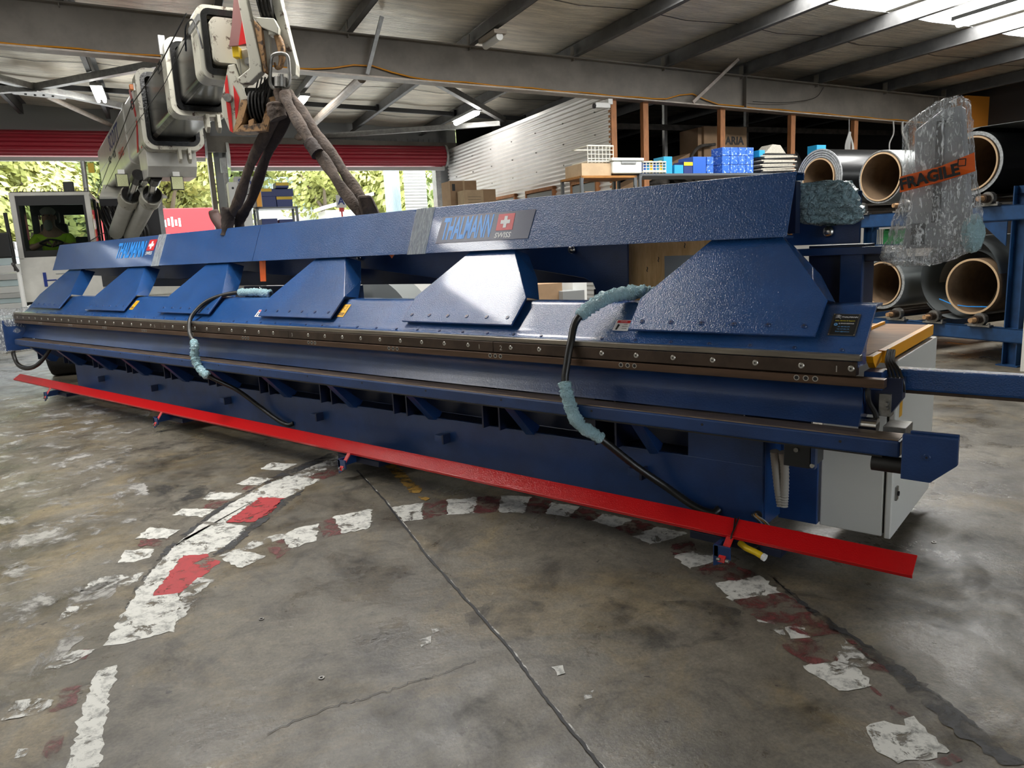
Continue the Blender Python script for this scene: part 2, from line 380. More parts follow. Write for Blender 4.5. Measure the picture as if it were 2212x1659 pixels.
# ================================================================== SETTING
# ground slab and floor
floor = MB().box(-9, 16, -8, 18.45, -.2, 0).build('floor', 'concrete', frame=True); struct(floor)
MARKS = [('paint_white',[(-2.543,0.705),(-2.761,0.821),(-3.035,0.973),(-3.08,1.014),(-3.07,1.084),(-2.796,0.933),(-2.457,0.767)]),('paint_white',[(-3.266,1.118),(-3.542,1.318),(-3.857,1.578),(-4.105,1.831),(-4.189,1.945),(-4.185,2.22),(-4.041,2.264),(-3.866,2.088),(-3.853,2.013),(-3.839,1.903),(-3.936,1.801),(-3.577,1.471),(-3.494,1.557),(-3.291,1.46),(-3.191,1.392),(-3.14,1.35),(-3.207,1.183)]),('paint_white',[(-4.105,1.831),(-4.305,2.097),(-4.51,2.425),(-4.664,2.739),(-4.732,3.023),(-4.43,3.102),(-4.287,2.702),(-4.456,2.626),(-4.218,2.223),(-4.185,2.22),(-4.189,1.945)]),('paint_white_worn',[(-4.732,3.023),(-4.789,3.346),(-4.828,3.635),(-4.628,3.477),(-4.566,3.054)]),('paint_red',[(-4.214,2.221),(-4.456,2.626),(-4.301,2.693),(-4.126,2.504),(-4.07,2.331)]),('paint_red',[(-3.577,1.465),(-3.936,1.801),(-3.839,1.903),(-3.769,1.872),(-3.68,1.892),(-3.55,1.68),(-3.494,1.557)]),('paint_red_worn',[(-4.566,3.054),(-4.692,3.365),(-4.628,3.477),(-4.418,3.311),(-4.425,3.099)]),('paint_white_worn',[(-3.489,1.56),(-3.581,1.709),(-3.478,1.744),(-3.419,1.622),(-3.203,1.437),(-3.187,1.396)]),('paint_dark',[(-3.73,1.447),(-4.148,1.824),(-4.506,2.32),(-4.825,3.002),(-4.967,3.597),(-4.858,3.659),(-4.8,3.354),(-4.732,3.023),(-4.664,2.739),(-4.51,2.425),(-4.305,2.097),(-4.105,1.831),(-3.857,1.578),(-3.542,1.318)]),('paint_dark',[(-3.88,2.058),(-4.022,2.252),(-4.058,2.324),(-4.279,2.678),(-4.325,2.883),(-4.073,2.486),(-3.919,2.205),(-3.748,1.981),(-3.779,1.884)]),('paint_white',[(-5.086,3.01),(-5.169,3.163),(-4.954,3.25),(-4.886,3.085)]),('paint_white',[(-4.892,2.696),(-4.951,2.858),(-4.766,2.922),(-4.715,2.77)]),('paint_white',[(-4.785,2.368),(-4.884,2.496),(-4.663,2.606),(-4.603,2.479)]),('paint_white',[(-4.646,2.103),(-4.724,2.196),(-4.506,2.32),(-4.436,2.199)]),('paint_white',[(-4.432,1.768),(-4.558,1.904),(-4.344,2.002),(-4.271,1.884)]),('paint_white',[(-4.156,1.555),(-4.308,1.651),(-4.167,1.77),(-4.079,1.681),(-4.088,1.607)]),('paint_white_worn',[(-3.946,1.271),(-4.05,1.416),(-3.895,1.571),(-3.803,1.479),(-3.848,1.369)]),('paint_white_worn',[(-3.694,1.077),(-3.814,1.178),(-3.729,1.264),(-3.702,1.168)]),('paint_white_worn',[(-3.285,0.892),(-3.355,0.999),(-3.272,1.091),(-3.237,1.002),(-3.243,0.922)]),('paint_white_worn',[(-3.029,0.655),(-3.124,0.738),(-3.087,0.783),(-3.007,0.83),(-2.953,0.786),(-2.994,0.706)]),('paint_white_worn',[(-2.747,0.614),(-2.794,0.639),(-2.763,0.669),(-2.727,0.643)]),('paint_red_worn',[(-2.941,0.786),(-3.063,0.875),(-3.035,0.934),(-2.911,0.869),(-2.892,0.821)]),('paint_red_worn',[(-2.699,0.677),(-2.769,0.734),(-2.756,0.775),(-2.676,0.739),(-2.634,0.68)]),('paint_red_worn',[(-4.303,1.723),(-4.392,1.785),(-4.264,1.888),(-4.185,1.8)]),('paint_red_worn',[(-4.6,2.288),(-4.698,2.393),(-4.587,2.461),(-4.515,2.325)]),('paint_red_worn',[(-4.698,2.608),(-4.784,2.717),(-4.705,2.764),(-4.637,2.646)]),('paint_red_worn',[(-3.252,1.002),(-3.314,1.05),(-3.279,1.074),(-3.221,1.023)]),('paint_white',[(-3.695,1.901),(-3.75,2.019),(-3.521,2.071),(-3.501,1.9)]),('paint_white',[(-3.688,2.265),(-3.747,2.404),(-3.687,2.534),(-3.474,2.36),(-3.493,2.205)]),('paint_white',[(-3.706,2.656),(-3.605,2.879),(-3.35,2.655),(-3.431,2.515)]),('paint_white_worn',[(-3.748,1.924),(-3.79,2.157),(-3.725,2.373),(-3.657,2.35),(-3.688,2.14),(-3.677,1.969)]),('paint_white',[(-3.523,2.974),(-3.407,3.141),(-3.191,2.933),(-3.267,2.843)]),('paint_white',[(-3.314,3.271),(-3.178,3.414),(-2.992,3.176),(-3.118,3.066)]),('paint_white',[(-3.065,3.523),(-2.88,3.611),(-2.731,3.342),(-2.878,3.269)]),('paint_white',[(-2.704,3.597),(-2.496,3.609),(-2.468,3.429),(-2.614,3.403)]),('paint_white',[(-2.329,3.593),(-2.125,3.602),(-2.139,3.432),(-2.304,3.449)]),('paint_white',[(-1.951,3.571),(-1.756,3.58),(-1.847,3.331),(-1.987,3.377)]),('paint_red_worn',[(-3.391,3.126),(-3.314,3.271),(-3.118,3.066),(-3.191,2.933)]),('paint_red_worn',[(-3.178,3.414),(-3.065,3.523),(-2.878,3.269),(-2.992,3.176)]),('paint_red_worn',[(-2.88,3.611),(-2.704,3.597),(-2.614,3.403),(-2.731,3.342)]),('paint_red_worn',[(-2.496,3.609),(-2.329,3.593),(-2.304,3.449),(-2.468,3.429)]),('paint_red_worn',[(-2.125,3.602),(-1.951,3.571),(-1.987,3.377),(-2.139,3.432)]),('paint_red_worn',[(-3.7,2.526),(-3.706,2.656),(-3.431,2.515),(-3.468,2.406)]),('paint_red_worn',[(-3.627,2.139),(-3.676,2.273),(-3.493,2.205),(-3.437,2.069)]),('paint_red_worn',[(-1.766,3.382),(-1.697,3.488),(-1.614,3.385),(-1.687,3.266)]),('paint_white',[(-1.687,3.266),(-1.625,3.384),(-1.469,3.385),(-1.552,3.168)]),('paint_white',[(-1.375,3.084),(-1.242,3.282),(-1.095,3.165),(-1.254,2.974)]),('paint_red_worn',[(-1.521,3.188),(-1.464,3.374),(-1.318,3.308),(-1.242,3.282),(-1.375,3.084)]),('paint_red_worn',[(-1.252,2.971),(-1.162,3.075),(-1.094,3.161),(-0.993,3.101),(-0.901,3.04),(-0.779,2.933),(-0.822,2.904),(-0.87,2.843),(-0.985,2.866),(-1.098,2.867)]),('paint_red_worn',[(-0.94,2.716),(-0.92,2.791),(-0.869,2.839),(-0.807,2.807),(-0.724,2.74),(-0.8,2.648),(-0.88,2.673)]),('paint_white',[(-0.982,2.868),(-0.927,2.925),(-0.87,2.843),(-0.922,2.795)]),('paint_white_worn',[(-1.095,2.859),(-1.069,2.897),(-0.968,2.84),(-0.959,2.792)]),('paint_white',[(-0.833,2.617),(-0.734,2.726),(-0.658,2.723),(-0.587,2.632),(-0.626,2.576),(-0.666,2.534),(-0.745,2.579)]),('paint_white_worn',[(-0.734,2.726),(-0.754,2.896),(-0.616,2.791),(-0.658,2.723)]),('paint_red_worn',[(-0.756,2.904),(-0.738,2.916),(-0.554,2.75),(-0.623,2.74),(-0.641,2.758),(-0.61,2.795)]),('paint_red_worn',[(-0.595,2.626),(-0.57,2.629),(-0.453,2.537),(-0.422,2.497),(-0.469,2.501)]),('paint_white',[(-0.547,2.378),(-0.503,2.446),(-0.443,2.458),(-0.457,2.497),(-0.429,2.529),(-0.397,2.479),(-0.298,2.402),(-0.417,2.258),(-0.484,2.269),(-0.514,2.325)]),('paint_red_worn',[(-0.342,2.328),(-0.297,2.397),(-0.269,2.38),(-0.304,2.316)]),('paint_dark',[(-1.205,3.306),(-1.044,3.177),(-0.796,2.995),(-0.509,2.804),(-0.301,2.632),(-0.122,2.465),(-0.161,2.418),(-0.342,2.542),(-0.522,2.72),(-0.774,2.918),(-1.035,3.127)]),('stain',[(-1.809,2.421),(-1.781,2.585),(-1.549,2.766),(-1.342,2.906),(-1.186,2.913),(-1.101,2.705),(-1.22,2.521),(-1.451,2.323),(-1.628,2.323)]),('stain',[(-4.673,1.913),(-5.117,2.164),(-5.458,2.323),(-5.326,2.403),(-5.066,2.559),(-4.926,2.519),(-4.744,2.281),(-4.59,1.964)]),('stain',[(-6.771,2.44),(-6.668,2.76),(-6.459,3.25),(-6.102,3.448),(-5.789,3.171),(-5.988,2.728),(-6.306,2.386)]),('stain',[(-4.715,2.299),(-4.894,2.538),(-5.386,2.432),(-5.307,2.288)]),('paint_yellow',[(-4.345,3.616),(-4.236,3.653),(-3.6,3.328),(-3.572,3.271),(-3.617,3.233)]),('paint_yellow',[(-3.539,3.219),(-3.425,3.228),(-3.413,3.176),(-3.459,3.182)])]
MARKS += [('pale_paint_glare',[(-11.11,3.042),(-10.529,3.654),(-8.463,3.769),(-6.555,2.669),(-5.086,2.179),(-4.424,1.651),(-4.169,1.242),(-4.235,1.012)]),('pale_paint_glare',[(-4.235,1.012),(-4.169,1.242),(-4.397,1.588),(-3.871,1.44),(-3.417,1.087),(-3.212,0.804),(-3.232,0.715)]),('paint_white_worn',[(-2.219,2.038),(-2.203,2.079),(-2.154,2.035),(-2.164,2.0)]),('paint_white_worn',[(-2.176,1.928),(-2.154,1.974),(-2.111,1.937),(-2.125,1.892)]),('paint_white',[(-1.595,2.077),(-1.569,2.111),(-1.527,2.074),(-1.539,2.04)]),('paint_white_worn',[(-1.396,2.004),(-1.384,2.047),(-1.359,2.002),(-1.378,1.976)]),('stain',[(-2.163,2.185),(-2.14,2.413),(-1.934,2.497),(-1.787,2.203),(-1.914,2.028)]),('stain',[(-1.747,1.689),(-1.674,1.808),(-1.444,1.838),(-1.38,1.701),(-1.549,1.525)])]
JOINT = [(-4.378,3.388),(-3.656,3.036),(-2.754,2.55),(-2.29,2.322),(-1.802,2.081),(-1.495,1.903),(-1.147,1.72),(-0.979,1.629)]
CRACK = [(-2.157,1.194),(-2.105,1.391),(-2.066,1.477),(-2.02,1.551),(-1.973,1.693),(-1.934,1.746),(-1.898,1.852),(-1.87,1.947)]

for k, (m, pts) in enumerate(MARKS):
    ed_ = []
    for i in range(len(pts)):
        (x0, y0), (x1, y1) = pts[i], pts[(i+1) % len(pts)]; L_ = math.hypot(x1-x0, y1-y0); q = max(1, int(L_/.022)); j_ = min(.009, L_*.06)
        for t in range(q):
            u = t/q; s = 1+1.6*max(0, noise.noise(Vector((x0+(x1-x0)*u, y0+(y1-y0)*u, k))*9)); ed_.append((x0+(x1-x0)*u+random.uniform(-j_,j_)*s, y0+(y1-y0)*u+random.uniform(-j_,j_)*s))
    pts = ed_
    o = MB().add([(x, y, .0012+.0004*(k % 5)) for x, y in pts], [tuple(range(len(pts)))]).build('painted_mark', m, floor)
def strip_mesh(line, w, z):
    V = []; F = []
    for i, p in enumerate(line):
        a = Vector((*line[max(i-1,0)], 0)); b = Vector((*line[min(i+1,len(line)-1)], 0)); d = (b-a).normalized(); s = Vector((-d.y, d.x, 0))*w*random.uniform(.7, 1.2)
        q = Vector((*p, z)); V += [q-s, q+s]
        if i: F.append((2*i-2, 2*i-1, 2*i+1, 2*i))
    return MB().add(V, F)
def densify(line, n, jit):
    out = []
    for i in range(len(line)-1):
        for k in range(n):
            t = k/n; out.append((line[i][0]*(1-t)+line[i+1][0]*t+random.uniform(-jit,jit), line[i][1]*(1-t)+line[i+1][1]*t+random.uniform(-jit,jit)))
    return out+[line[-1]]
strip_mesh(densify(JOINT, 14, .003), .0065, .0035).build('expansion_joint', 'hole', floor)
strip_mesh([(x+.012, y) for x, y in densify(JOINT, 14, .003)], .004, .003).build('expansion_joint', 'paint_white_worn', floor)
for x, y in ((-2.281,1.511),(-2.903,1.644),(-.855,4.21),(-.658,4.133)):
    MB().ring((x,y,0), (x,y,.004), .012, .006, 12).build('floor_anchor', 'steel', floor)
strip_mesh(densify(CRACK, 9, .010), .0016, .0035).build('floor_crack', 'hole', floor)
# roof: foil sheets between purlins
def zr(a): return 4.615-.0345*a          # underside of purlins
PUR = [-7.4,-5.7,-4.0,-2.3,-.75,.93,2.6,4.35,6.05,7.73,9.35,11.08,12.84,14.5,16.2]
SKY = [(.28, 5.0, 7.75, i) for i in range(3, 14)]
cb = MB()
for i in range(len(PUR)-1):
    a0, a1 = PUR[i], PUR[i+1]; s0 = a0+.62; s1 = a1-.06
    holes = 1 <= i <= 12
    spans = [(-8, 6.5, a0, a1), (7.75, 18.45, a0, a1), (6.5, 7.75, a0, s0), (6.5, 7.75, s1, a1)] if holes else [(-8, 18.45, a0, a1)]
    for b0, b1, p, q in spans:
        n = max(1, int((b1-b0)/1.2))
        for k in range(n):
            y0 = b0+(b1-b0)*k/n; y1 = b0+(b1-b0)*(k+1)/n
            m = (p+q)/2; sag = .03 if (q-p) > 1 else 0
            cb.add([(p,y0,zr(p)+.225),(m,y0,zr(m)+.225-sag),(q,y0,zr(q)+.225),(q,y1,zr(q)+.225),(m,y1,zr(m)+.225-sag),(p,y1,zr(p)+.225)], [(0,1,4,5),(1,2,3,4)])
ceiling = cb.build('ceiling', 'foil', frame=True); struct(ceiling)
n = 0
for i in range(1, 13):
    a0, a1 = PUR[i], PUR[i+1]; s0 = a0+.62; s1 = a1-.06; n += 1
    for y0, y1 in ((6.5, 7.75),):
        w = MB().add([(s0,y0,zr(s0)+.25),(s1,y0,zr(s1)+.25),(s1,y1,zr(s1)+.25),(s0,y1,zr(s0)+.25)], [(0,1,2,3)]).build('window_%d' % (n if y0 > 0 else 40+n), 'skylight', frame=True); struct(w)
# purlins: lipped channel sections
for i, a in enumerate(PUR):
    z = zr(a)
    m = MB(); m.box(a-.004, a+.004, -8, 18.3, z, z+.2); m.box(a-.075, a+.004, -8, 18.3, z, z+.006); m.box(a-.004, a+.075, -8, 18.3, z+.2, z+.206); m.box(a-.078, a-.072, -8, 18.3, z, z+.02)
    m.build('purlin', 'purlin', ceiling, frame=True)
    MB().box(a-.06, a-.05, 10.52, 10.62, z-.05, z+.16).build('purlin_cleat', 'beam', ceiling, frame=True)
for b in (13.1, 15.85):
    for i in range(2, 10):
        a0, a1 = PUR[i], PUR[i+1]
        m = MB(); m.bar((a0+.01,b,zr(a0)+.09), (a1-.01,b,zr(a1)+.09), .05, .085); m.box(a1-.06, a1-.01, b-.05, b+.05, zr(a1)+.02, zr(a1)+.17)
        m.build('bridging_bar', 'black_bar', ceiling, frame=True)
# insulation strapping seams
for b in (3.2, 8.9, 11.7, 14.4, 17.0):
    m = MB()
    for i in range(3, len(PUR)-1):
        a0, a1 = PUR[i], PUR[i+1]; md = (a0+a1)/2
        m.bar((a0,b,zr(a0)+.218), (md,b+.05,zr(md)+.185), .012, .004); m.bar((md,b+.05,zr(md)+.185), (a1,b,zr(a1)+.218), .012, .004)
    m.build('foil_strap', 'black_bar', ceiling, frame=True)
# main rafter
rafter = thing('roof_beam', 'deep grey painted steel roof beam spanning the whole shed above the blue machine', 'beam', (4, 10.6, 4), frame=True)
def zb(a): return 4.066-.0342*a
def sl(a0, a1, b0, b1, lo, hi):
    return MB().add([(a0,b0,zb(a0)+lo),(a1,b0,zb(a1)+lo),(a1,b1,zb(a1)+lo),(a0,b1,zb(a0)+lo),(a0,b0,zb(a0)+hi),(a1,b0,zb(a1)+hi),(a1,b1,zb(a1)+hi),(a0,b1,zb(a0)+hi)],
                    [(3,2,1,0),(4,5,6,7),(0,1,5,4),(1,2,6,5),(2,3,7,6),(3,0,4,7)])
sl(-9, 15.4, 10.595, 10.61, .02, .53).build('web', 'beam', rafter, frame=True)
sl(-9, 15.4, 10.5, 10.71, 0, .02).build('bottom_flange', 'beam_flange', rafter, frame=True)
sl(-9, 15.4, 10.5, 10.71, .53, .55).build('top_flange', 'beam', rafter, frame=True)
sl(9.35, 9.36, 10.50, 10.6, .02, .53).build('splice_plate', 'beam', rafter, frame=True)
sl(14.2, 14.22, 10.5, 10.6, .02, .53).build('stiffener', 'beam', rafter, frame=True)
for a, a2 in ((2.75, 2.95), (8.2, 8.95)):
    MB().bar((a,10.48,zb(a)+.03), (a2,10.25,zr(a2)+.17), .05, .04, (0,1,0)).build('fly_brace', 'galv' if a < 5 else 'beam_flange', rafter, frame=True)
# orange cable clipped along the bottom flange
pts = []
for i in range(60):
    a = -2+i*.27; z = zb(a)+.045+.008*math.sin(i*1.7)
    for c in (2.75, 8.2): z += .13*math.exp(-((a-c)/.38)**2)
    pts.append((a, 10.56, z))
tag(MB().tube(pts, .011, 6).build('orange_cable', 'cable_yellow', frame=True, smooth=60), 'orange electrical cable clipped along the bottom of the roof beam', 'cable')
tag(MB().tube(bez([(11.2,10.56,zb(11.2)+.5),(10.9,10.5,zb(10.9)+.28),(10.2,10.5,zb(10.2)+.16),(9.5,10.5,zb(9.5)+.13)]), .006, 5).build('black_wire', 'hose', frame=True), 'thin black wire hanging in a curve across the roof beam', 'wire')
# far eaves beam over the doors
m = MB(); m.add([(-9,18.1,4.0),(6.9,18.1,3.95),(6.9,18.25,3.95),(-9,18.25,4.0),(-9,18.1,4.45),(6.9,18.1,4.22),(6.9,18.25,4.22),(-9,18.25,4.45)], [(3,2,1,0),(4,5,6,7),(0,1,5,4),(1,2,6,5),(2,3,7,6),(3,0,4,7)])
struct(m.build('trim_1', 'beam', frame=True))
# roof bracing in the far bay
def brace(p0, p1, w, h, m, label, up=(0,0,1), round_=0):
    b = MB(); p0, p1 = Vector(p0), Vector(p1)
    if round_: b.cyl(p0, p1, round_, 14)
    else:
        d = (p1-p0).normalized(); s = d.cross(Vector((0,0,1))).normalized()
        b.bar(p0, p1, w, .006); b.bar(p0+s*w/2+Vector((0,0,h/2)), p1+s*w/2+Vector((0,0,h/2)), .006, h)
    return tag(b.build('roof_brace', m, frame=True), label, 'brace')
brace((4.3,12.4,4.38), (6.95,15.35,4.27), .1, .1, 'galv', 'galvanised angle brace dropping to the top of the corrugated wall')
brace((3.5,18.3,4.3), (6.9,15.4,4.2), .1, .1, 'galv', 'long pale roof strut running to the corrugated wall above the right red shutter')
brace((3.16,12.4,4.37), (3.03,18.2,4.3), 0, 0, 'beam_flange', 'round steel pipe brace under the roof behind the lifting slings', round_=.075)
brace((-1.7,15.28,4.57), (.3,12.8,4.5), .11, .1, 'galv', 'dark angle brace crossing the roof just left of the crane boom')
brace((-2.9,13.7,4.6), (-1.7,15.28,4.57), .11, .1, 'galv', 'angle brace at the left picture edge meeting the gusset plate from the front')
brace((-1.7,15.28,4.57), (.4,17.3,4.5), .11, .1, 'galv', 'angle brace leaving the gusset plate towards the crane boom')
brace((-1.58,15.6,4.55), (-.75,18.2,4.5), 0, 0, 'beam_flange', 'thin round brace pipe from the gusset plate to the red shutter', round_=.045)
brace((-3.4,16.5,4.62), (-1.75,15.3,4.57), .11, .1, 'galv', 'angle brace at the left picture edge meeting the gusset plate from behind')
g = MB().prism([(-2.05,15.2,4.52),(-1.65,15.05,4.51),(-1.25,15.35,4.50),(-1.3,15.6,4.50),(-1.7,15.55,4.52),(-2.05,15.45,4.53)], (0,0,.015)).build('gusset_plate', 'galv', frame=True)
tag(g, 'pale steel gusset plate joining crossed roof braces at upper left', 'plate')
for k in range(4): MB().cyl((-1.85+.13*k,15.3+.04*(k%2),4.515-.004*k), (-1.85+.13*k,15.3+.04*(k%2),4.50-.004*k), .02, 6).build('bolt', 'hole', g, frame=True)
# fluorescent lights
def batten(a, b0, b1, z, label, tubes=1, on=True, w=.09):
    t = thing('fluorescent_light', label, 'light', (a, (b0+b1)/2, z), group='fluorescent lights under the roof', frame=True)
    MB().box(a-w, a+w, b0, b1, z+.03, z+.08).build('lamp_body', 'lamp_body' if not on else 'galv', t, frame=True)
    for k in range(tubes):
        c = a+(k-(tubes-1)/2)*w*1.1
        MB().cyl((c,b0+.03,z), (c,b1-.03,z), .028 if tubes > 1 else .05, 12).build('tube', 'tube_on' if on else 'white', t, smooth=40, frame=True)
    return t
batten(9.72, 5.4, 7.0, 4.19, 'lit fluorescent tube below the bright skylight at upper right')
batten(5.93, 14.3, 15.6, 4.26, 'lit fluorescent light just left of the corrugated wall top')
batten(2.55, 14.1, 15.4, 4.38, 'lit fluorescent light beside the slings under the crane hook')
batten(-.75, 14.6, 15.8, 4.52, 'lit twin fluorescent tubes at upper left of the crane boom', tubes=2)
batten(4.32, 9.5, 10.05, 4.34, 'unlit brown lamp fixed under a purlin above the roof beam', on=False)
# door wall: header, columns and red roller shutters
BD = 18.45
m = MB(); m.box(-9, 1.05, BD, BD+.12, 4.3, 5.1); m.box(1.05, 6.75, BD, BD+.12, 4.05, 5.0); m.box(-9, -4.2, BD, BD+.12, 0, 4.4); m.box(6.5, 7.0, BD, BD+.12, 0, 5.0)
for i in range(40):
    a = 1.1+i*.14; m.box(a, a+.06, BD-.02, BD, 3.9, 4.35)
struct(m.build('wall_back', 'corr_grey', frame=True))
struct(MB().box(1.06, 1.16, BD-.1, BD+.3, 0, 4.5).build('trim_2', 'beam', frame=True))
struct(MB().box(1.2, 1.46, BD-.02, BD+.2, 0, 4.4).build('trim_3', 'corr_grey', frame=True))
struct(MB().box(6.37, 6.5, BD-.1, BD+.2, 0, 3.75).build('trim_4', 'galv', frame=True))
def shutter(a0, a1, z0, z1, label, nr):
    t = thing('roller_shutter', label, 'shutter', ((a0+a1)/2, BD-.2, z0), group='red roller shutters', frame=True)
    prof = []; R = (z1-z0)/2; zc = (z0+z1)/2
    for k in range(nr*6+1):
        th = math.pi*(.5+k/(nr*6)); r = R*(1-.10*max(0, math.cos(k/6*2*math.pi))**2)
        prof.append((BD-.35+r*math.cos(th)*1.0, zc+r*math.sin(th)))
    prof += [(BD-.05, z0), (BD-.05, z1)]
    MB().ext(prof, a0, a1).build('rolled_curtain', 'roller_red', t, frame=True, smooth=25)
    for a in (a0-.05, a1): MB().cyl((a,BD-.35,zc), (a+.05,BD-.35,zc), R*1.12, 28).build('end_plate', 'galv' if a == a1 else 'white', t, frame=True)
    MB().box(a0, a1, BD-.38, BD-.3, z0-.1, z0-.02).build('bottom_bar', 'rail_out', t, frame=True)
    return t
shutter(-6.4, 1.0, 3.86, 4.36, 'rolled-up red shutter over the left doorway behind the crane', 8)
shutter(1.5, 6.52, 3.66, 4.14, 'rolled-up red shutter over the doorway behind the slings', 8)
t = thing('chain_hoist', 'small grey shutter chain drive beside the right red shutter', 'shutter drive', (1.42,BD-.5,3.4), frame=True)
MB().box(1.28, 1.40, BD-.6, BD-.45, 3.5, 3.8).build('gearbox', 'galv', t, frame=True)
MB().box(1.32, 1.38, BD-.58, BD-.54, 2.6, 3.5).build('chain', 'steel', t, frame=True)
# corrugated side wall of the office
def corr(a, b0, b1, z0, z1, pitch, amp, m, name, cut=None):
    V = []; n = int((z1-z0)/pitch*6)
    P = [(a+amp*math.sin(2*math.pi*k/6), z0+(z1-z0)*k/n) for k in range(n+1)]
    V = [(x,b0,z) for x, z in P]+[(x,b1,z) for x, z in P]; N = len(P)
    return MB().add(V, [(i,i+1,i+1+N,i+N) for i in range(N-1)])
wr = corr(6.69, 10.62, 18.3, .2, 4.02, .078, .016, '', '').build('wall_right', 'corr_white', frame=True, smooth=60); struct(wr)
MB().box(6.66, 6.72, 10.62, 18.3, 4.0, 4.06).build('capping', 'corr_white', wr, frame=True)
for i in range(7):
    for j in range(5): 
        MB().cyl((6.69,11.1+i*1.1,3.72-.36*j), (6.665,11.1+i*1.1,3.72-.36*j), .012, 6).build('roofing_screw', 'steel', wr, frame=True)
for k, (b0, b1) in enumerate(((14.25,15.4), (12.55,13.75), (11.0,11.9))):
    w = struct(MB().box(6.68, 6.74, b0+.05, b1-.05, 1.7, 2.62).build('window_%d' % (20+k), 'plate_black', frame=True))
    m = MB(); m.box(6.62, 6.7, b0, b1, 2.62, 2.68); m.box(6.62, 6.7, b0, b0+.05, 1.7, 2.68); m.box(6.62, 6.7, b1-.05, b1, 1.7, 2.68); m.build('window_frame', 'stud', w, frame=True)
    MB().box(6.64, 6.68, b0+.05, b1-.05, 1.7, 2.6).build('window_pane', 'corr_white' if 0 else 'paper_grey', w, frame=True)
# timber framed loft above the office
struct(MB().box(6.8, 15.2, 10.7, 17.8, 2.35, 2.45).build('trim_5', 'loft_shade', frame=True))
struct(MB().box(6.8, 15.2, 17.8, 17.9, 0, 4.9).build('wall_loft', 'loft_shade', frame=True))
struct(MB().box(6.8, 15.2, 10.66, 10.7, 0, 2.4).build('wall_front', 'wall_grey', frame=True))
for k, a in enumerate((6.74, 7.35, 8.93, 10.53, 12.1, 13.7)):
    struct(MB().box(a-.05, a+.05, 10.6, 10.69, 2.4, zb(a)).build('trim_%d' % (6+k), 'stud', frame=True))
struct(MB().box(6.8, 15.0, 12.0, 12.05, 3.62, 3.72).build('trim_15', 'junk', frame=True))
# remaining shell around and behind the viewer
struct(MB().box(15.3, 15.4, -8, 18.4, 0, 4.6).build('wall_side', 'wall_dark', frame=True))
struct(MB().box(-9, -8.9, -8, 18.4, 0, 5.4).build('wall_left', 'wall_grey', frame=True))
m = MB(); m.box(-9, 15.4, -8.1, -8, 3.9, 5.4)
for a0, a1 in ((-9,1.5),(7.0,15.4)): m.box(a0, a1, -8.1, -8, 0, 3.9)
struct(m.build('wall_rear', 'wall_grey', frame=True))
struct(MB().box(-40, 40, -40, -8, -.25, -.01).build('ground_rear', 'asphalt', frame=True))
struct(MB().box(14.6, 15.3, 10.2, 10.5, 0, 4.1).build('trim_16', 'wall_orange', frame=True))
t = thing('security_camera', 'small white security camera at the top corner of the corrugated wall', 'camera', (6.5,10.7,3.7), frame=True)
MB().box(6.35, 6.62, 10.5, 10.58, 3.68, 3.76).build('housing', 'white', t, frame=True, bevel=.01)
MB().cyl((6.33,10.54,3.71), (6.36,10.54,3.71), .04, 12).build('lens', 'hole', t, frame=True)
MB().box(6.58, 6.66, 10.5, 10.6, 3.74, 3.82).build('mount', 'white', t, frame=True)
# ================================================================== FOLDING MACHINE (world x along its length, y to its rear)
mach = thing('folding_machine', 'long blue sheet metal folding machine hanging from the crane slings', 'machine', (-5.9, 3.9, .06))
def fastener(r, h, n=12, name='screw', m='screw'):
    b = MB(); b.cyl((0,0,0), (0,0,h), r, n, r*.82); me = b.mesh(name, m, 30)
    me.materials.append(MATS['hole']); b2 = bmesh.new(); b2.from_mesh(me)
    q = bmesh.ops.create_cone(b2, cap_ends=True, segments=6, radius1=r*.34, radius2=r*.34, depth=.002, matrix=Matrix.Translation((0,0,h)))
    for f in {f for v in q['verts'] for f in v.link_faces}: f.material_index = 1
    b2.to_mesh(me); b2.free(); return me
FRONT = Vector((0,0,1)).rotation_difference(Vector((0,-1,0)))
SL = Vector((0, -.699, .715)); SLQ = Vector((0,0,1)).rotation_difference(SL)
# --- clamping beam, sloping front with rolled top edge
prof = [(3.30,1.084),(3.33,1.081),(3.36,1.086),(3.385,1.102),(3.42,1.131),(3.545,1.252),(3.560,1.264),(3.58,1.271),(3.60,1.273),(3.68,1.273),(3.68,1.262),(3.60,1.262),(3.575,1.255),(3.555,1.24),(3.43,1.11),(3.43,1.03),(3.31,1.03)]
clamp = MB().ext(prof, -10.75, -.845).build('clamping_beam', 'blue', mach, smooth=40)
MB().box(-10.7, -1.2, 3.44, 3.9, 1.02, 1.055).build('clamping_beam_core', 'blue_dark', mach)
sc_small = fastener(.011, .004, m='blue2')
for i in range(47):
    place(sc_small, 'bolt', mach, (-.93-.2045*i, 3.372, 1.093), quat=Vector((0,0,1)).rotation_difference(Vector((0,-.4,.92))))
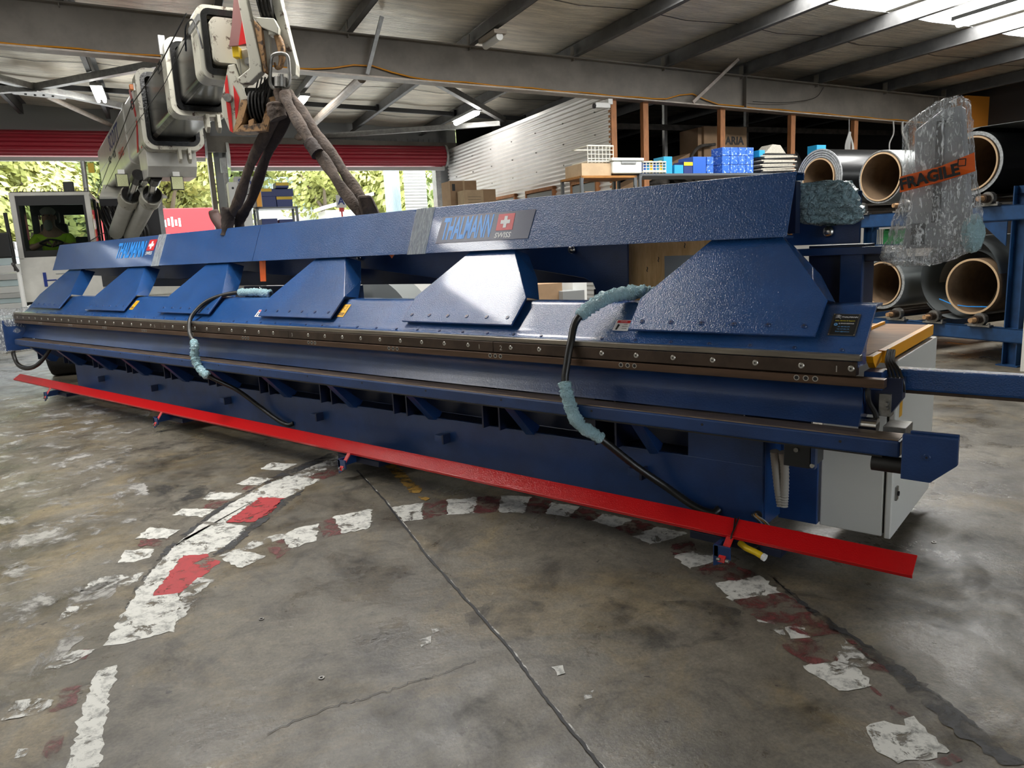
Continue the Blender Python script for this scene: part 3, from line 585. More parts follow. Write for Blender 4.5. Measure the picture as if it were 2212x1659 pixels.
# --- blade strips
MB().box(-10.93, -.835, 3.294, 3.335, 1.058, 1.084).build('clamp_blade_edge', 'strip_grey', mach, bevel=.003)
seg = [-.845, -2.86, -4.93, -6.98, -8.95, -10.95]
sc_big = fastener(.0135, .003)
for i in range(5):
    b = MB().box(seg[i+1]+.0015, seg[i]-.0015, 3.285, 3.33, .996, 1.056).build('clamp_blade', 'strip', mach, bevel=.0025)
    for k in range(9 if i else 10):
        x = seg[i]-.022-.2065*k if i == 0 else seg[i]-.20-.202*k
        if x > seg[i+1]+.03: place(sc_big, 'screw', b, (x, 3.285, 1.028), quat=FRONT)
for s, x in (('1', -.925), ('2', -2.80), ('1', -2.97), ('3', -4.88), ('4', -6.9), ('5', -7.1), ('5', -8.9)):
    text(s, .04, (x, 3.2845, 1.022), (1,0,0), (0,0,1), 'screw', mach, 'stamped_number', .0006)
prof = [(3.278,.99),(3.278,.952),(3.33,.952),(3.33,.99)]
low = MB().ext(prof, -11.0, -.735).build('bending_blade', 'strip2', mach, bevel=.003)
hole_me = MB().cyl((0,0,0), (0,0,.001), .009, 10).mesh('hole', 'hole'); rim_me = MB().ring((0,0,0), (0,0,.0012), .0125, .009, 14).mesh('hole_rim', 'screw')
for i in range(12):
    for k in range(3):
        x = -1.01-.895*i-.04*k
        place(hole_me, 'blade_hole', low, (x, 3.278, .975), quat=FRONT); place(rim_me, 'hole_rim', low, (x, 3.278, .975), quat=FRONT)
# --- bending beam (concave) and slotted rail
prof = [(3.288,.952),(3.335,.948),(3.375,.93),(3.395,.90),(3.40,.87),(3.392,.84),(3.37,.805),(3.34,.766),(3.40,.758),(3.52,.80),(3.52,.955)]
MB().ext(prof, -10.9, -.845).build('bending_beam', 'blue2', mach, smooth=40)
MB().box(-10.78, -.652, 3.211, 3.345, .686, .754).build('support_rail', 'blue2', mach, bevel=.008)
MB().box(-10.76, -.66, 3.219, 3.338, .753, .7595).build('rail_wear_strip', 'ledge', mach, bevel=.002)
rh = MB().cyl((0,0,0), (0,0,.0015), .0065, 10).mesh('rail_hole', 'hole')
for i in range(16): place(rh, 'rail_hole', mach, (-.88-.625*i, 3.211, .727+.001*i), quat=FRONT)
MB().box(-10.7, -.72, 3.23, 3.34, .676, .686).build('rail_gasket', 'rubber', mach)
# end block on the rail
blk = MB().prism([(-.64,3.19,.793),(-.447,3.19,.795),(-.445,3.19,.69),(-.535,3.19,.607),(-.64,3.19,.608)], (0,.03,0)).build('rail_end_block', 'blue2', mach, bevel=.003)
MB().prism([(-.62,3.23,.80),(-.45,3.23,.802),(-.45,3.23,.70),(-.53,3.23,.625),(-.62,3.23,.625)], (0,.02,0)).build('backing_plate', 'blue2', blk, bevel=.003)
place(fastener(.014, .004, name='bolt', m='blue2'), 'bolt', blk, (-.55,3.19,.71), quat=FRONT)
MB().cyl((-.76,3.25,.645), (-.62,3.25,.645), .034, 18).build('end_roller', 'rubber', blk, smooth=40)
# drive bracket at the right end of the bending beam
br = MB().prism([(-.845,3.45,.97),(-.70,3.45,.97),(-.70,3.45,.88),(-.75,3.45,.80),(-.845,3.45,.80)], (0,.06,0)).build('end_bracket', 'blue_dark', mach, bevel=.003)
MB().box(-.79, -.74, 3.44, 3.50, .80, .90).build('bearing_plate', 'steel', br, bevel=.002)
MB().cyl((-.85,3.40,.765), (-.78,3.40,.765), .034, 18).build('pivot_shaft', 'chrome', br, smooth=40)
MB().box(-.765, -.675, 3.42, 3.56, .71, .762).build('bracket_box', 'steel', br, bevel=.003)
for z in (.84, .86): MB().cyl((-.755,3.43,z), (-.755,3.41,z), .009, 8).build('bolt', 'steel', br)
MB().tube(bez([(-.83,3.42,.96),(-.825,3.40,.9),(-.82,3.41,.86),(-.80,3.42,.82),(-.79,3.42,.79)]), .012, 8).build('black_cable', 'hose', br)
# --- hoods over the clamping springs: plate folded at the sides
def hood(x0):
    x1 = x0+.965; xc = (x0+x1)/2
    def pt(x, t, off=0.):   # t along slope
        y = 3.395+.699*t; z = 1.137+.715*t
        return Vector((x, y+SL.y*off, z+SL.z*off))
    T1, T2 = .21, .62
    out = [(x0+.005,0),(x1-.005,0),(x1,T1),(x1-.31,T2),(x0+.28,T2),(x0,T1)]
    pl = MB().prism([pt(x,t,.014) for x, t in out], -SL*.014).build('spring_hood', 'blue', mach, bevel=.004)
    # flanged sides going back
    for s in (1, -1):
        a, b = ((x1,T1),(x1-.31,T2)) if s > 0 else ((x0,T1),(x0+.28,T2))
        A = pt(*a, .012); B = pt(*b, .012); back = Vector((0,.17,-.05)); th = Vector((-s*.012,0,0))
        m = MB(); P = [A, B, B+back*.9, Vector((B.x+(A.x-B.x)*.65, A.y+.26, A.z+.10)), Vector((A.x, A.y+.13, 1.273))]
        m.prism(P, th); m.build('hood_side', 'blue', pl, bevel=.003)
    t0 = pt(x0+.28,T2,.012); t1 = pt(x1-.31,T2,.012)
    MB().prism([t0,t1,t1+Vector((0,.16,.0)),t0+Vector((0,.16,.0))], (0,0,-.012)).build('hood_top', 'blue2', pl)
    for k in range(6):
        p = pt(x0+.07+.166*k, .055, .014); place(hood_screw, 'screw', pl, p, quat=SLQ)
    return pl
hood_screw = fastener(.014, .004, name='screw', m='blue2')
HX = [-10.63,-8.93,-7.23,-5.49,-3.755,-2.01]
for x in HX: hood(x)
# --- long cover panel along the top, two lengths
def cover(x0, x1, nm):
    P = [(3.78,1.585),(3.91,1.907),(4.03,1.907),(4.03,1.867),(4.022,1.867),(4.022,1.899),(3.916,1.899),(3.79,1.588)]
    return MB().ext(P, x0, x1).build(nm, 'cover_blue', mach, bevel=.0025)
cov1 = cover(-10.80, -6.124, 'top_cover'); cov2 = cover(-6.118, -1.322, 'top_cover')
CX = Vector((1,0,0)); CY = Vector((0,.13,.322)).normalized(); CN = Vector((0,-.322,.13)).normalized()
def cp(x, v, off=.002): return Vector((x,3.78,1.585))+CY*v+CN*off   # point on the cover face, v up the face (0..0.347)
def decal(x0, x1, v0, v1, m, parent, off=.002, th=.0012, sh=0., name='decal'):
    return MB().prism([cp(x0,v0,off), cp(x1,v0,off), cp(x1+sh,v1,off), cp(x0+sh,v1,off)], CN*th).build(name, m, parent)
# left lettering with red cross flag
text('THALMANN', .25, cp(-8.66, .19, .002), CX, CY, 'cyan', cov1, 'lettering', .0008, xs=.5, bold=.006, shear=.18)
decal(-8.27, -8.10, .175, .30, 'label_red', cov1, name='flag', sh=.03)
decal(-8.20, -8.165, .195, .28, 'label_white', cov1, off=.0035, sh=.02, name='flag_cross'); decal(-8.235, -8.125, .222, .252, 'label_white', cov1, off=.0036, sh=.006, name='flag_cross')
text('SWISS', .055, cp(-8.20, .145, .002), CX, CY, 'label_white', cov1, 'lettering', .0008, shear=.2)
# right decal
dec = decal(-3.80, -2.97, .07, .265, 'navy', cov2, name='name_decal', sh=.02)
text('THALMANN', .22, cp(-3.53, .165, .0035), CX, CY, 'cyan', dec, 'lettering', .0008, xs=.38, bold=.006, shear=.15)
decal(-3.255, -3.115, .135, .25, 'label_red', dec, off=.0035, name='flag')
decal(-3.198, -3.172, .152, .233, 'label_white', dec, off=.005, name='flag_cross'); decal(-3.225, -3.145, .18, .206, 'label_white', dec, off=.0051, name='flag_cross')
text('SWISS', .052, cp(-3.19, .10, .0035), CX, CY, 'label_white', dec, 'lettering', .0008, bold=.001, shear=.15)
# clear film bands round the cover
for x, c, w in ((-7.98, cov1, .17), (-3.98, cov2, .19)):
    P = [(3.777,1.582),(3.909,1.911),(3.95,1.912),(3.95,1.908),(3.912,1.908),(3.781,1.583)]
    MB().ext(P, x-w/2, x+w/2).build('film_band', 'film_band', c)
# orange tags hanging under the cover
MB().prism([(-6.13,3.86,1.60),(-6.03,3.86,1.60),(-6.04,3.85,1.40),(-6.13,3.85,1.40)], (0,.004,0)).build('orange_tag', 'tape_orange', mach)
MB().prism([(-4.42,3.9,1.60),(-4.33,3.9,1.60),(-4.38,3.9,1.56)], (0,.004,0)).build('orange_tag', 'tape_orange', mach)
# --- rear frame plates with sloped cut-outs
def rear(x0, x1, zl, zr_, zc0, y=4.15):
    """web plate: between columns the lower edge slopes; returns prism outline"""
    return [(x0,y,1.2),(x0,y,1.86),(x1,y,1.86),(x1,y,1.2),(x1-.28,y,1.2),(x1-.28,y,zc0),(x1-.36,y,zr_),(x0+.2,y,zl),(x0,y,zl)]
m = MB().prism([(-10.7,4.15,1.86),(-10.7,4.15,1.50),(-8.2,4.15,1.42),(-6.95,4.15,1.49),(-6.85,4.15,1.49),(-6.4,4.15,1.45),(-5.3,4.15,1.40),(-5.2,4.15,1.49),(-4.9,4.15,1.47),(-3.95,4.15,1.365),(-3.9,4.15,1.34),(-3.6,4.15,1.34),(-3.5,4.15,1.47),(-3.25,4.15,1.447),(-2.78,4.15,1.375),(-2.715,4.15,1.345),(-2.69,4.15,1.29),(-2.69,4.15,1.1),(-2.455,4.15,1.1),(-2.44,4.15,1.86)], (0,.02,0)).build('rear_web', 'blue2', mach, bevel=.004)
MB().box(-10.7, -2.46, 4.33, 4.36, 1.335, 1.86).build('rear_beam', 'blue_dark', mach)
MB().box(-7.0, -5.16, 4.2, 4.24, 1.1, 1.335).build('rear_plate', 'blue2', mach)
MB().box(-2.72, -2.46, 4.17, 4.5, 1.1, 1.3).build('rear_plate', 'blue_dark', mach)
knob = MB().ball((0,0,0), (.03,.03,.02), 14, 8).mesh('round_nut', 'chrome', 60)
for x, y, z in ((-6.71,4.19,1.305), (-2.12,3.72,1.315), (-1.42,4.13,1.62), (-1.226,4.13,1.60), (-5.05,4.13,1.575), (-2.86,4.13,1.565)): place(knob, 'round_nut', mach, (x,y,z), quat=FRONT)
MB().box(-10.75, -1.33, 3.93, 4.0, 1.60, 1.86).build('top_tube', 'blue_dark', mach)
# right end frame
e = MB().box(-1.46, -1.075, 4.15, 4.17, 1.535, 1.80).build('end_plate', 'blue2', mach, bevel=.004)
MB().box(-1.33, -1.05, 4.15, 4.35, 1.05, 1.53).build('end_column', 'blue_dark', e, bevel=.004)
MB().box(-1.16, -1.05, 4.12, 4.16, 1.05, 1.50).build('end_column_flange', 'blue2', e, bevel=.004)
MB().box(-1.4, -.955, 4.10, 4.16, 1.478, 1.517).build('panel_arm', 'blue2', e, bevel=.004)
MB().box(-1.2, -.93, 4.16, 4.30, 1.44, 1.485).build('panel_arm', 'blue_dark', e, bevel=.004)
# bubble film package on the end plate
def lump(rows, y0, y1, n=22, jit=.02, seed=1):
    """loft of rounded rectangles through rows (z, x0, x1)"""
    random.seed(seed); V = []; F = []
    for (z, x0, x1) in rows:
        for k in range(n):
            t = 2*math.pi*k/n; c, s = math.cos(t), math.sin(t)
            cx = math.copysign(abs(c)**.45, c); sy = math.copysign(abs(s)**.45, s)
            V.append(((x0+x1)/2+(x1-x0)/2*cx+random.uniform(-jit,jit)*.5, (y0+y1)/2+(y1-y0)/2*sy+random.uniform(-jit,jit), z+random.uniform(-jit,jit)*.6))
    R = len(rows)
    F = [(i*n+k, i*n+(k+1)%n, (i+1)*n+(k+1)%n, (i+1)*n+k) for i in range(R-1) for k in range(n)]+[tuple(range(n-1,-1,-1)), tuple(range((R-1)*n, R*n))]
    return MB().add(V, F)
def rowsub(rows, k=3):
    o = []
    for i in range(len(rows)-1):
        for j in range(k): t = j/k; o.append(tuple(rows[i][q]*(1-t)+rows[i+1][q]*t for q in range(3)))
    return o+[rows[-1]]
pk = lump(rowsub([(1.85,-1.36,-1.15),(1.845,-1.385,-1.11),(1.80,-1.39,-1.08),(1.74,-1.385,-1.06),(1.70,-1.38,-1.04),(1.66,-1.36,-1.05),(1.635,-1.24,-1.09)]), 4.0, 4.14, seed=3, jit=.012).build('wrapped_bracket', 'film_box', e, smooth=70)
MB().box(-1.34, -1.18, 4.02, 4.12, 1.66, 1.69).build('bracket', 'yellow', pk)
# shrink-wrapped control panel on the arm
pan = MB().prism([(-.72,4.07,2.13),(-.64,4.07,2.14),(-.58,4.07,1.62),(-.62,4.07,1.50),(-.86,4.07,1.50),(-.82,4.07,1.85),(-.83,4.07,2.05)], (0,.12,0)).build('wrapped_control_panel', 'panel_grey', mach, bevel=.01)
MB().box(-.735, -.70, 4.055, 4.07, 1.62, 2.08).build('panel_post', 'panel_dark', pan)
MB().box(-.82, -.76, 4.055, 4.07, 1.52, 1.62).build('panel_post', 'panel_dark', pan)
rows = [(2.175,-.70,-.645),(2.165,-.745,-.625),(2.10,-.86,-.612),(2.06,-.885,-.605),(1.93,-.872,-.588),(1.80,-.865,-.572),(1.72,-.885,-.555),(1.63,-.915,-.537),(1.56,-.925,-.535),(1.51,-.955,-.555),(1.47,-.955,-.59),(1.44,-.93,-.66),(1.42,-.88,-.72)]
MB_ = lump(rowsub(rows, 3), 4.03, 4.22, n=28, seed=5, jit=.011); MB_.build('film_wrap', 'film_clear', pan, smooth=80)
MB().ball((-.90,4.1,1.465), (.06,.06,.05), 14, 8, .12).build('film_bunch', 'film_clear', pan, smooth=80)
MB().ball((-.57,4.1,1.56), (.05,.07,.09), 14, 8, .1).build('bubble_wrap', 'film_blue', pan, smooth=80)
# FRAGILE tape round the film
tp = MB().prism([(-.868,4.012,1.768),(-.70,4.0,1.80),(-.562,4.012,1.838),(-.570,4.012,1.92),(-.70,4.0,1.872),(-.87,4.012,1.842)], (0,.006,0)).build('fragile_tape', 'tape_orange', pan)
text('FRAGILE', .072, (-.745,3.9985,1.826), (.97,0,.2), (-.2,0,.97), 'ink', tp, 'lettering', .0006, bold=.003, xs=.93)
for x, z in ((-.615,1.88),): 
    MB().ring((x,3.999,z), (x,4.001,z), .024, .018, 4).build('fragile_mark', 'ink', tp)
# plywood board leaning behind the frame
pb_ = MB().box(-2.5, -1.5, 4.24, 4.26, .75, 1.60).build('plywood_board', 'ply', None)
tag(pb_, 'pale plywood board standing behind the machine frame beside the large right hood', 'board')
MB().box(-2.235, -1.98, 4.236, 4.24, 1.22, 1.50).build('grey_sheet', 'paper_grey', pb_)
for x, z in ((-2.1,1.56),(-2.28,1.48),(-2.36,1.42)): text('~', .06, (x,4.2385,z), (0,0,1), (-1,0,0), 'ink', pb_, 'pencil_mark', .0004)
# --- rear worktable with orange edge, control cabinet
tb = MB().box(-1.6, -.842, 3.46, 4.70, 1.035, 1.06).build('rear_table', 'tabletop', mach)
MB().box(-.842, -.812, 3.62, 4.70, 1.005, 1.062).build('table_edge', 'orange', tb, bevel=.002)
MB().prism([(-.85,3.44,1.06),(-.85,3.60,1.06),(-.85,3.60,1.02),(-.85,3.50,1.00),(-.85,3.46,1.03)], (.03,0,0)).build('table_bracket', 'orange', tb, bevel=.002)
MB().box(-1.075, -1.06, 3.8, 4.69, 1.06, 1.075).build('table_joint', 'orange', tb)
MB().box(-.9, -.84, 4.4, 4.72, .99, 1.035).build('table_carrier', 'blue2', tb)
cab = MB().box(-1.137, -.838, 3.82, 4.72, .10, .985).build('control_cabinet', 'cabinet', mach, bevel=.006)
MB().box(-.838, -.828, 3.835, 4.705, .115, .97).build('door_seal', 'rubber', cab)
dr = MB().box(-.828, -.797, 3.815, 4.735, .095, .99).build('cabinet_door', 'cabinet', cab, bevel=.006)
MB().box(-.7965, -.7955, 3.88, 3.935, .70, .86).build('warning_label', 'label_yellow', dr)
lk = MB().box(-.797, -.787, 3.865, 3.905, .28, .35).build('door_lock', 'steel', dr, bevel=.003)
MB().cyl((-.787,3.885,.315), (-.780,3.885,.315), .012, 12).build('lock_barrel', 'hole', lk)
MB().box(-1.345, -1.145, 3.80, 3.86, .105, .56).build('cabinet_bracket', 'blue2', mach, bevel=.004)
MB().tube(bez([(-.86,3.77,.66),(-.86,3.75,.57),(-.845,3.75,.52),(-.83,3.75,.56),(-.83,3.77,.66)]), .005, 6).build('earth_wire', 'conduit', cab)
# black cable bundle over the table edge and lashings on the arm
for k in range(4):
    MB().tube(bez([(-.80+.008*k,3.62,1.065),(-.785+.01*k,3.52,1.03),(-.765+.014*k,3.48,1.0),(-.75+.016*k,3.46,.955),(-.745+.016*k,3.47,.91)]), .0065, 6).build('black_cable', 'hose', mach, smooth=60)
arm = MB().box(-.80, 1.6, 3.52, 3.60, .905, 1.0).build('side_arm', 'blue', mach, bevel=.012)
MB().box(-.76, 1.6, 3.53, 3.60, .893, .906).build('arm_lip', 'strip', arm)
MB().box(-.845, -.77, 3.40, 3.52, .92, 1.0).build('arm_bracket', 'blue2', arm, bevel=.004)
# --- base: front plate, ribs, lugs, conduit
base = MB().prism([(-9.93,3.56,.13),(-9.93,3.56,.452),(-1.34,3.56,.452),(-1.34,3.56,.13)], (0,.02,0)).build('base_plate', 'blue2', mach, bevel=.004)
MB().box(-9.93, -1.34, 3.58, 4.3, .44, .452).build('base_deck', 'blue_dark', base)
MB().box(-1.352, -1.335, 3.58, 3.80, .13, .60).build('base_side', 'blue2', base, bevel=.003)
MB().box(-9.9, -1.36, 3.57, 4.25, .10, .13).build('base_foot', 'blue_dark', base)
MB().box(-9.93, -1.34, 4.3, 4.33, .13, .95).build('base_back', 'blue_dark', base)
MB().box(-1.75, -1.34, 3.56, 3.62, .45, .60).build('base_upright', 'blue2', base, bevel=.003)
for i in range(11):
    x = -1.95-.865*i
    r = MB(); r.prism([(x,3.28,.685),(x,3.34,.685),(x,3.62,.48),(x,3.58,.43),(x,3.50,.45)], (.02,0,0)); r.prism([(x+.02,3.28,.685),(x+.07,3.28,.685),(x+.055,3.50,.46),(x+.02,3.50,.45)], (0,.01,0)); r.build('rail_strut', 'blue2', mach)
    for d in (-.22, -.36):
        MB().box(x+d, x+d+.012, 3.5, 3.9, .45, .78).build('base_rib', 'blue_dark', mach)
MB().box(-10.2, -1.5, 3.70, 3.72, .46, .95).build('inner_web', 'blue_dark', mach)
for x in (-9.15,-7.84,-6.4,-5.0,-3.57,-2.03):
    l = MB(); l.box(x-.06, x+.02, 3.50, 3.56, .30, .345); l.build('base_lug', 'blue2', mach, bevel=.002)
    MB().box(x+.02, x+.035, 3.49, 3.56, .29, .355).build('lug_tab', 'blue_dark', mach)
for k in range(2):
    P = bez([(-1.262+.04*k,3.5,.56),(-1.26+.042*k,3.52,.47),(-1.25+.03*k,3.53,.36),(-1.235+.012*k,3.53,.275)], 12)
    MB().tube(P, [.019 if i % 2 else .0225 for i in range(len(P))], 10).build('grey_conduit', 'conduit', mach, smooth=50)
bb = MB().box(-1.19, -1.06, 3.42, 3.60, .52, .64).build('switch_bracket', 'plate_black', mach, bevel=.004)
MB().box(-1.07, -1.045, 3.42, 3.46, .52, .66).build('bracket_plate', 'blue2', bb, bevel=.002)
MB().cyl((-1.13,3.42,.605), (-1.13,3.41,.605), .011, 10).build('bolt', 'steel', bb); MB().cyl((-1.055,3.42,.54), (-1.055,3.408,.54), .01, 10).build('bolt', 'chrome', bb)
for k, (m, dx) in enumerate((('conduit',0), ('cable_yellow',.012), ('conduit',.02), ('hose',-.01))):
    MB().tube(bez([(-1.375+dx*.3,3.555,.20),(-1.345+dx,3.46,.225),(-1.31+dx*1.6,3.46,.20),(-1.29+dx*1.6,3.5,.13)]), .0042, 6).build('loose_wire', m, mach)
MB().cyl((-1.36,3.558,.195), (-1.36,3.55,.195), .022, 12).build('cable_gland', 'hole', mach)
# --- red foot bar on pivot brackets
def rb(t): return -11.2+t*(11.2-.59)
V = []; 
for x, dz in ((-11.2,.028), (-.59,0)):
    V += [(x,3.25,.18+dz),(x,3.341,.237+dz),(x,3.345,.232+dz),(x,3.341,.230+dz),(x,3.258,.178+dz),(x,3.263,.163+dz),(x,3.257,.163+dz)]
F = [tuple(range(6,-1,-1)), tuple(range(7,14))]+[(i,(i+1)%7,(i+1)%7+7,i+7) for i in range(7)]
bar = MB().add(V, F).build('foot_bar', 'red', mach, bevel=.002)
for i, x in enumerate((-9.945,-7.134,-4.278,-1.384)):
    dz = .028*(-.59-x)/10.61
    b = MB().prism([(x-.055,3.19,.145),(x-.055,3.19,.035),(x+.03,3.19,.08),(x+.03,3.19,.145)], (0,.012,0)).build('pedal_bracket', 'blue2', mach, bevel=.002)
    MB().box(x-.05, x-.03, 3.19, 3.56, .09, .15).build('bracket_web', 'blue2', b)
    MB().box(x-.25, x+.22, 3.34, 3.60, .085, .125).build('bracket_arm', 'blue_dark', b, bevel=.003)
    MB().prism([(x-.025,3.175,.07),(x+.008,3.175,.07),(x+.02,3.255,.165+dz),(x-.012,3.255,.165+dz)], (0,.006,.02)).build('pedal_arm', 'red', b)
    for s in (-.03, .014): MB().cyl((x+s,3.178,.082), (x+s+.016,3.178,.082), .009, 8).build('pivot_bolt', 'steel', b)
MB().tube([(-1.375,3.345,.245),(-1.372,3.25,.187),(-1.375,3.245,.15),(-1.38,3.2,.1)], .004, 6).build('cable_tie', 'hose', bar); MB().tube([(-1.395,3.345,.246),(-1.374,3.28,.206)], .003, 6).build('cable_tie', 'hose', bar)
yb = MB().tube(bez([(-1.35,3.30,.135),(-1.31,3.28,.125),(-1.26,3.27,.118),(-1.225,3.265,.108)]), .016, 10).build('yellow_lead', 'yellow', mach, smooth=60)
MB().cyl((-1.225,3.265,.108), (-1.21,3.262,.104), .018, 10).build('lead_end', 'white', yb); MB().box(-1.33, -1.27, 3.3, 3.38, .08, .13).build('foot_switch', 'plate_black', mach, bevel=.004)
# --- hydraulic hoses over the front with bubble-film sleeves
def hose(pts, wr, rad, ribs, cut):
    P = bez(pts, 14)
    h = MB().tube(P, [rad*(1.06 if (ribs and i % 2) else 1) for i in range(len(P))], 10).build('hydraulic_hose', 'hose', mach, smooth=60)
    for (i0, i1, r) in wr:
        Q = P[i0:i1]; MB().tube(Q, [r*random.uniform(.86,1.16)*(.8 if j in (0, len(Q)-1) else 1) for j in range(len(Q))], 14, jit=.14).build('film_sleeve', 'film_blue', h, smooth=80)
    return P
random.seed(11)
h2 = [(-1.98,3.66,1.31),(-2.08,3.60,1.325),(-2.20,3.48,1.30),(-2.30,3.36,1.20),(-2.29,3.27,1.08),(-2.285,3.22,.97),(-2.28,3.19,.88),(-2.25,3.18,.77),(-2.19,3.18,.66),(-2.09,3.26,.56),(-1.98,3.40,.40),(-1.84,3.50,.27),(-1.70,3.52,.19),(-1.60,3.53,.165),(-1.57,3.56,.185)]
hose(h2, [(0,42,.038),(84,126,.034)], .0205, True, 0)
h1 = [(-5.75,3.70,1.30),(-5.95,3.66,1.315),(-6.20,3.58,1.31),(-6.40,3.46,1.25),(-6.45,3.32,1.12),(-6.34,3.23,1.0),(-6.22,3.20,.90),(-6.22,3.19,.80),(-6.17,3.19,.70),(-6.06,3.22,.62),(-5.96,3.40,.48),(-5.80,3.50,.33),(-5.60,3.52,.24),(-5.45,3.53,.20),(-5.40,3.56,.21)]
hose(h1, [(0,24,.034),(80,126,.036)], .019, False, 0)
for o in (0,.03):
    MB().tube(bez([(-10.95,3.25,.70),(-10.97+o,3.23,.56),(-10.85,3.23,.42+o*.5),(-10.6,3.25,.385+o*.5),(-10.35-o,3.3,.45),(-10.25,3.4,.60),(-10.25,3.45,.70)]), .022, 8).build('hydraulic_hose', 'hose', mach, smooth=60)
# left end wrapped in film
lf = lump(rowsub([(1.13,-11.15,-10.98),(1.10,-11.3,-10.92),(1.0,-11.38,-10.88),(.85,-11.4,-10.9),(.70,-11.42,-10.92),(.60,-11.4,-10.9),(.58,-11.3,-10.95)]), 3.1, 3.5, seed=9, jit=.02).build('wrapped_end_block', 'film_clear', mach, smooth=80)
MB().box(-11.3, -10.9, 3.15, 3.46, .60, 1.0).build('end_block_core', 'blue2', lf, bevel=.01)
# --- labels and plates on the clamping beam
U = Vector((0,.699,.715))
def sp(x, t, off=.002): return Vector((x,3.42,1.131))+Vector((0,.7185,.6955))*t+Vector((0,-.6955,.7185))*off
SU = Vector((0,.7185,.6955)); SN = Vector((0,-.6955,.7185))
def sticker(x0, x1, t0, t1, m, parent, off=.002, name='sticker'):
    return MB().prism([sp(x0,t0,off), sp(x1,t0,off), sp(x1,t1,off), sp(x0,t1,off)], SN*.0012).build(name, m, parent)
np_ = sticker(-1.01, -.895, .02, .145, 'plate_edge', clamp, name='name_plate')
sticker(-1.002, -.903, .027, .14, 'plate_black', np_, off=.0034, name='plate_face')
text('THALMANN', .0125, sp(-.937, .125, .0048), CX, SU, 'label_white', np_, 'lettering', .0003)
text('Sales, Service & Support', .0085, sp(-.953, .104, .0048), CX, SU, 'plate_yellow', np_, 'lettering', .0003)
text('AJ ENGINEERING', .0085, sp(-.945, .088, .0048), CX, SU, 'label_white', np_, 'lettering', .0003)
for k in range(3): text('+61 404 938 250' if k == 0 else ('+61 417 096 174' if k == 1 else 'Email: aj@thalmann'), .0075, sp(-.952, .070-.014*k, .0048), CX, SU, 'plate_blue', np_, 'lettering', .0003)
MB().ring(sp(-.988,.082,.0048), sp(-.988,.082,.0055), .008, .003, 14).build('gear_logo', 'plate_blue', np_)
m = MB()
for k in range(3): m.prism([sp(-1.0,.118+.008*k,.0048), sp(-.985,.122+.006*k,.0048), sp(-.972,.114+.008*k,.0048), sp(-.985,.126+.006*k,.0048)], SN*.0006)
m.build('bird_logo', 'label_white', np_)
for x, t in ((-1.006,.025),(-.899,.025),(-1.006,.141),(-.899,.141)): MB().cyl(sp(x,t,.002), sp(x,t,.0055), .003, 8).build('rivet', 'chrome', np_)
for x in (-2.075, -5.545, -8.955):
    s = sticker(x-.045, x+.05, .0, .075, 'label_white', clamp); sticker(x-.035, x+.045, .053, .07, 'label_red', s, off=.0034, name='sticker_head')
    text('DANGER', .0105, sp(x+.005, .061, .0046), CX, SU, 'label_white', s, 'lettering', .0002)
    for k, w in enumerate(('KEEP', 'HANDS', 'CLEAR')): text(w, .0105, sp(x+.022, .044-.014*k, .0034), CX, SU, 'ink', s, 'lettering', .0002)
    MB().prism([sp(x-.03,.006,.0034), sp(x-.018,.006,.0034), sp(x-.012,.04,.0034), sp(x-.026,.046,.0034)], SN*.0004).build('hand_symbol', 'ink', s)
for x in (-4.49, -7.92):
    s = sticker(x-.03, x+.045, .03, .15, 'label_yellow', clamp)
    MB().ring(sp(x+.007,.115,.0034), sp(x+.007,.115,.004), .03, .024, 3).build('warning_triangle', 'ink', s)
    for k in range(2): sticker(x-.02, x+.035, .045+.015*k, .052+.015*k, 'ink', s, off=.0034, name='print_line')
# ================================================================== MOBILE CRANE
crane = thing('mobile_crane', 'white mobile crane reaching its telescopic boom over the blue machine', 'crane', bw(-.6,14.5,0))
BO = Vector((-9.121,4.757,3.426)); BU = Vector((.953,-.303,.0125)).normalized(); BV = Vector((-.303,-.953,0)).normalized(); BZ = BU.cross(BV)*-1
if BZ.z < 0: BZ = -BZ
def bv(u, v, w): return BO+BU*u+BV*v+BZ*w
def rrect(hw, hh, r, n=5):
    P = []
    for (cx, cy, a0) in ((hw-r,hh-r,0),(-hw+r,hh-r,90),(-hw+r,-hh+r,180),(hw-r,-hh+r,270)):
        for k in range(n+1): t = math.radians(a0+90*k/n); P.append((cx+r*math.cos(t), cy+r*math.sin(t)))
    return P
def bsec(u0, u1, hw, hh, r, m, name, parent, smooth=40):
    return MB().prism([bv(u0,v,w) for v, w in rrect(hw,hh,r)], BU*(u1-u0)).build(name, m, parent, smooth=smooth)
def frame_(u0, u1, hw, hh, r, t, m, name, parent):
    A = rrect(hw,hh,r); B_ = rrect(hw-t,hh-t,max(r-t,.01)); n = len(A); V = []
    for u in (u0,u1):
        V += [bv(u,*p) for p in A]+[bv(u,*p) for p in B_]
    F = []
    for i in range(n):
        j = (i+1)%n; F += [(i,j,j+2*n,i+2*n),(i+n,i+3*n,j+3*n,j+n),(i,i+n,j+n,j),(i+2*n,j+2*n,j+3*n,i+3*n)]
    return MB().add(V, F).build(name, m, parent, smooth=40)
b1 = bsec(-6.0, -.24, .30, .405, .09, 'crane_white', 'boom_base_section', crane)
frame_(-.26, .02, .345, .465, .12, .06, 'crane_worn', 'boom_collar', b1)
frame_(-.05, .03, .30, .42, .10, .05, 'grease', 'wear_pad', b1)
b2 = bsec(-.3, 1.50, .245, .335, .09, 'boom_black', 'boom_section', crane)
frame_(1.48, 1.72, .285, .375, .10, .05, 'crane_worn', 'boom_collar', b2); frame_(1.70, 1.75, .24, .33, .09, .05, 'grease', 'wear_pad', b2)
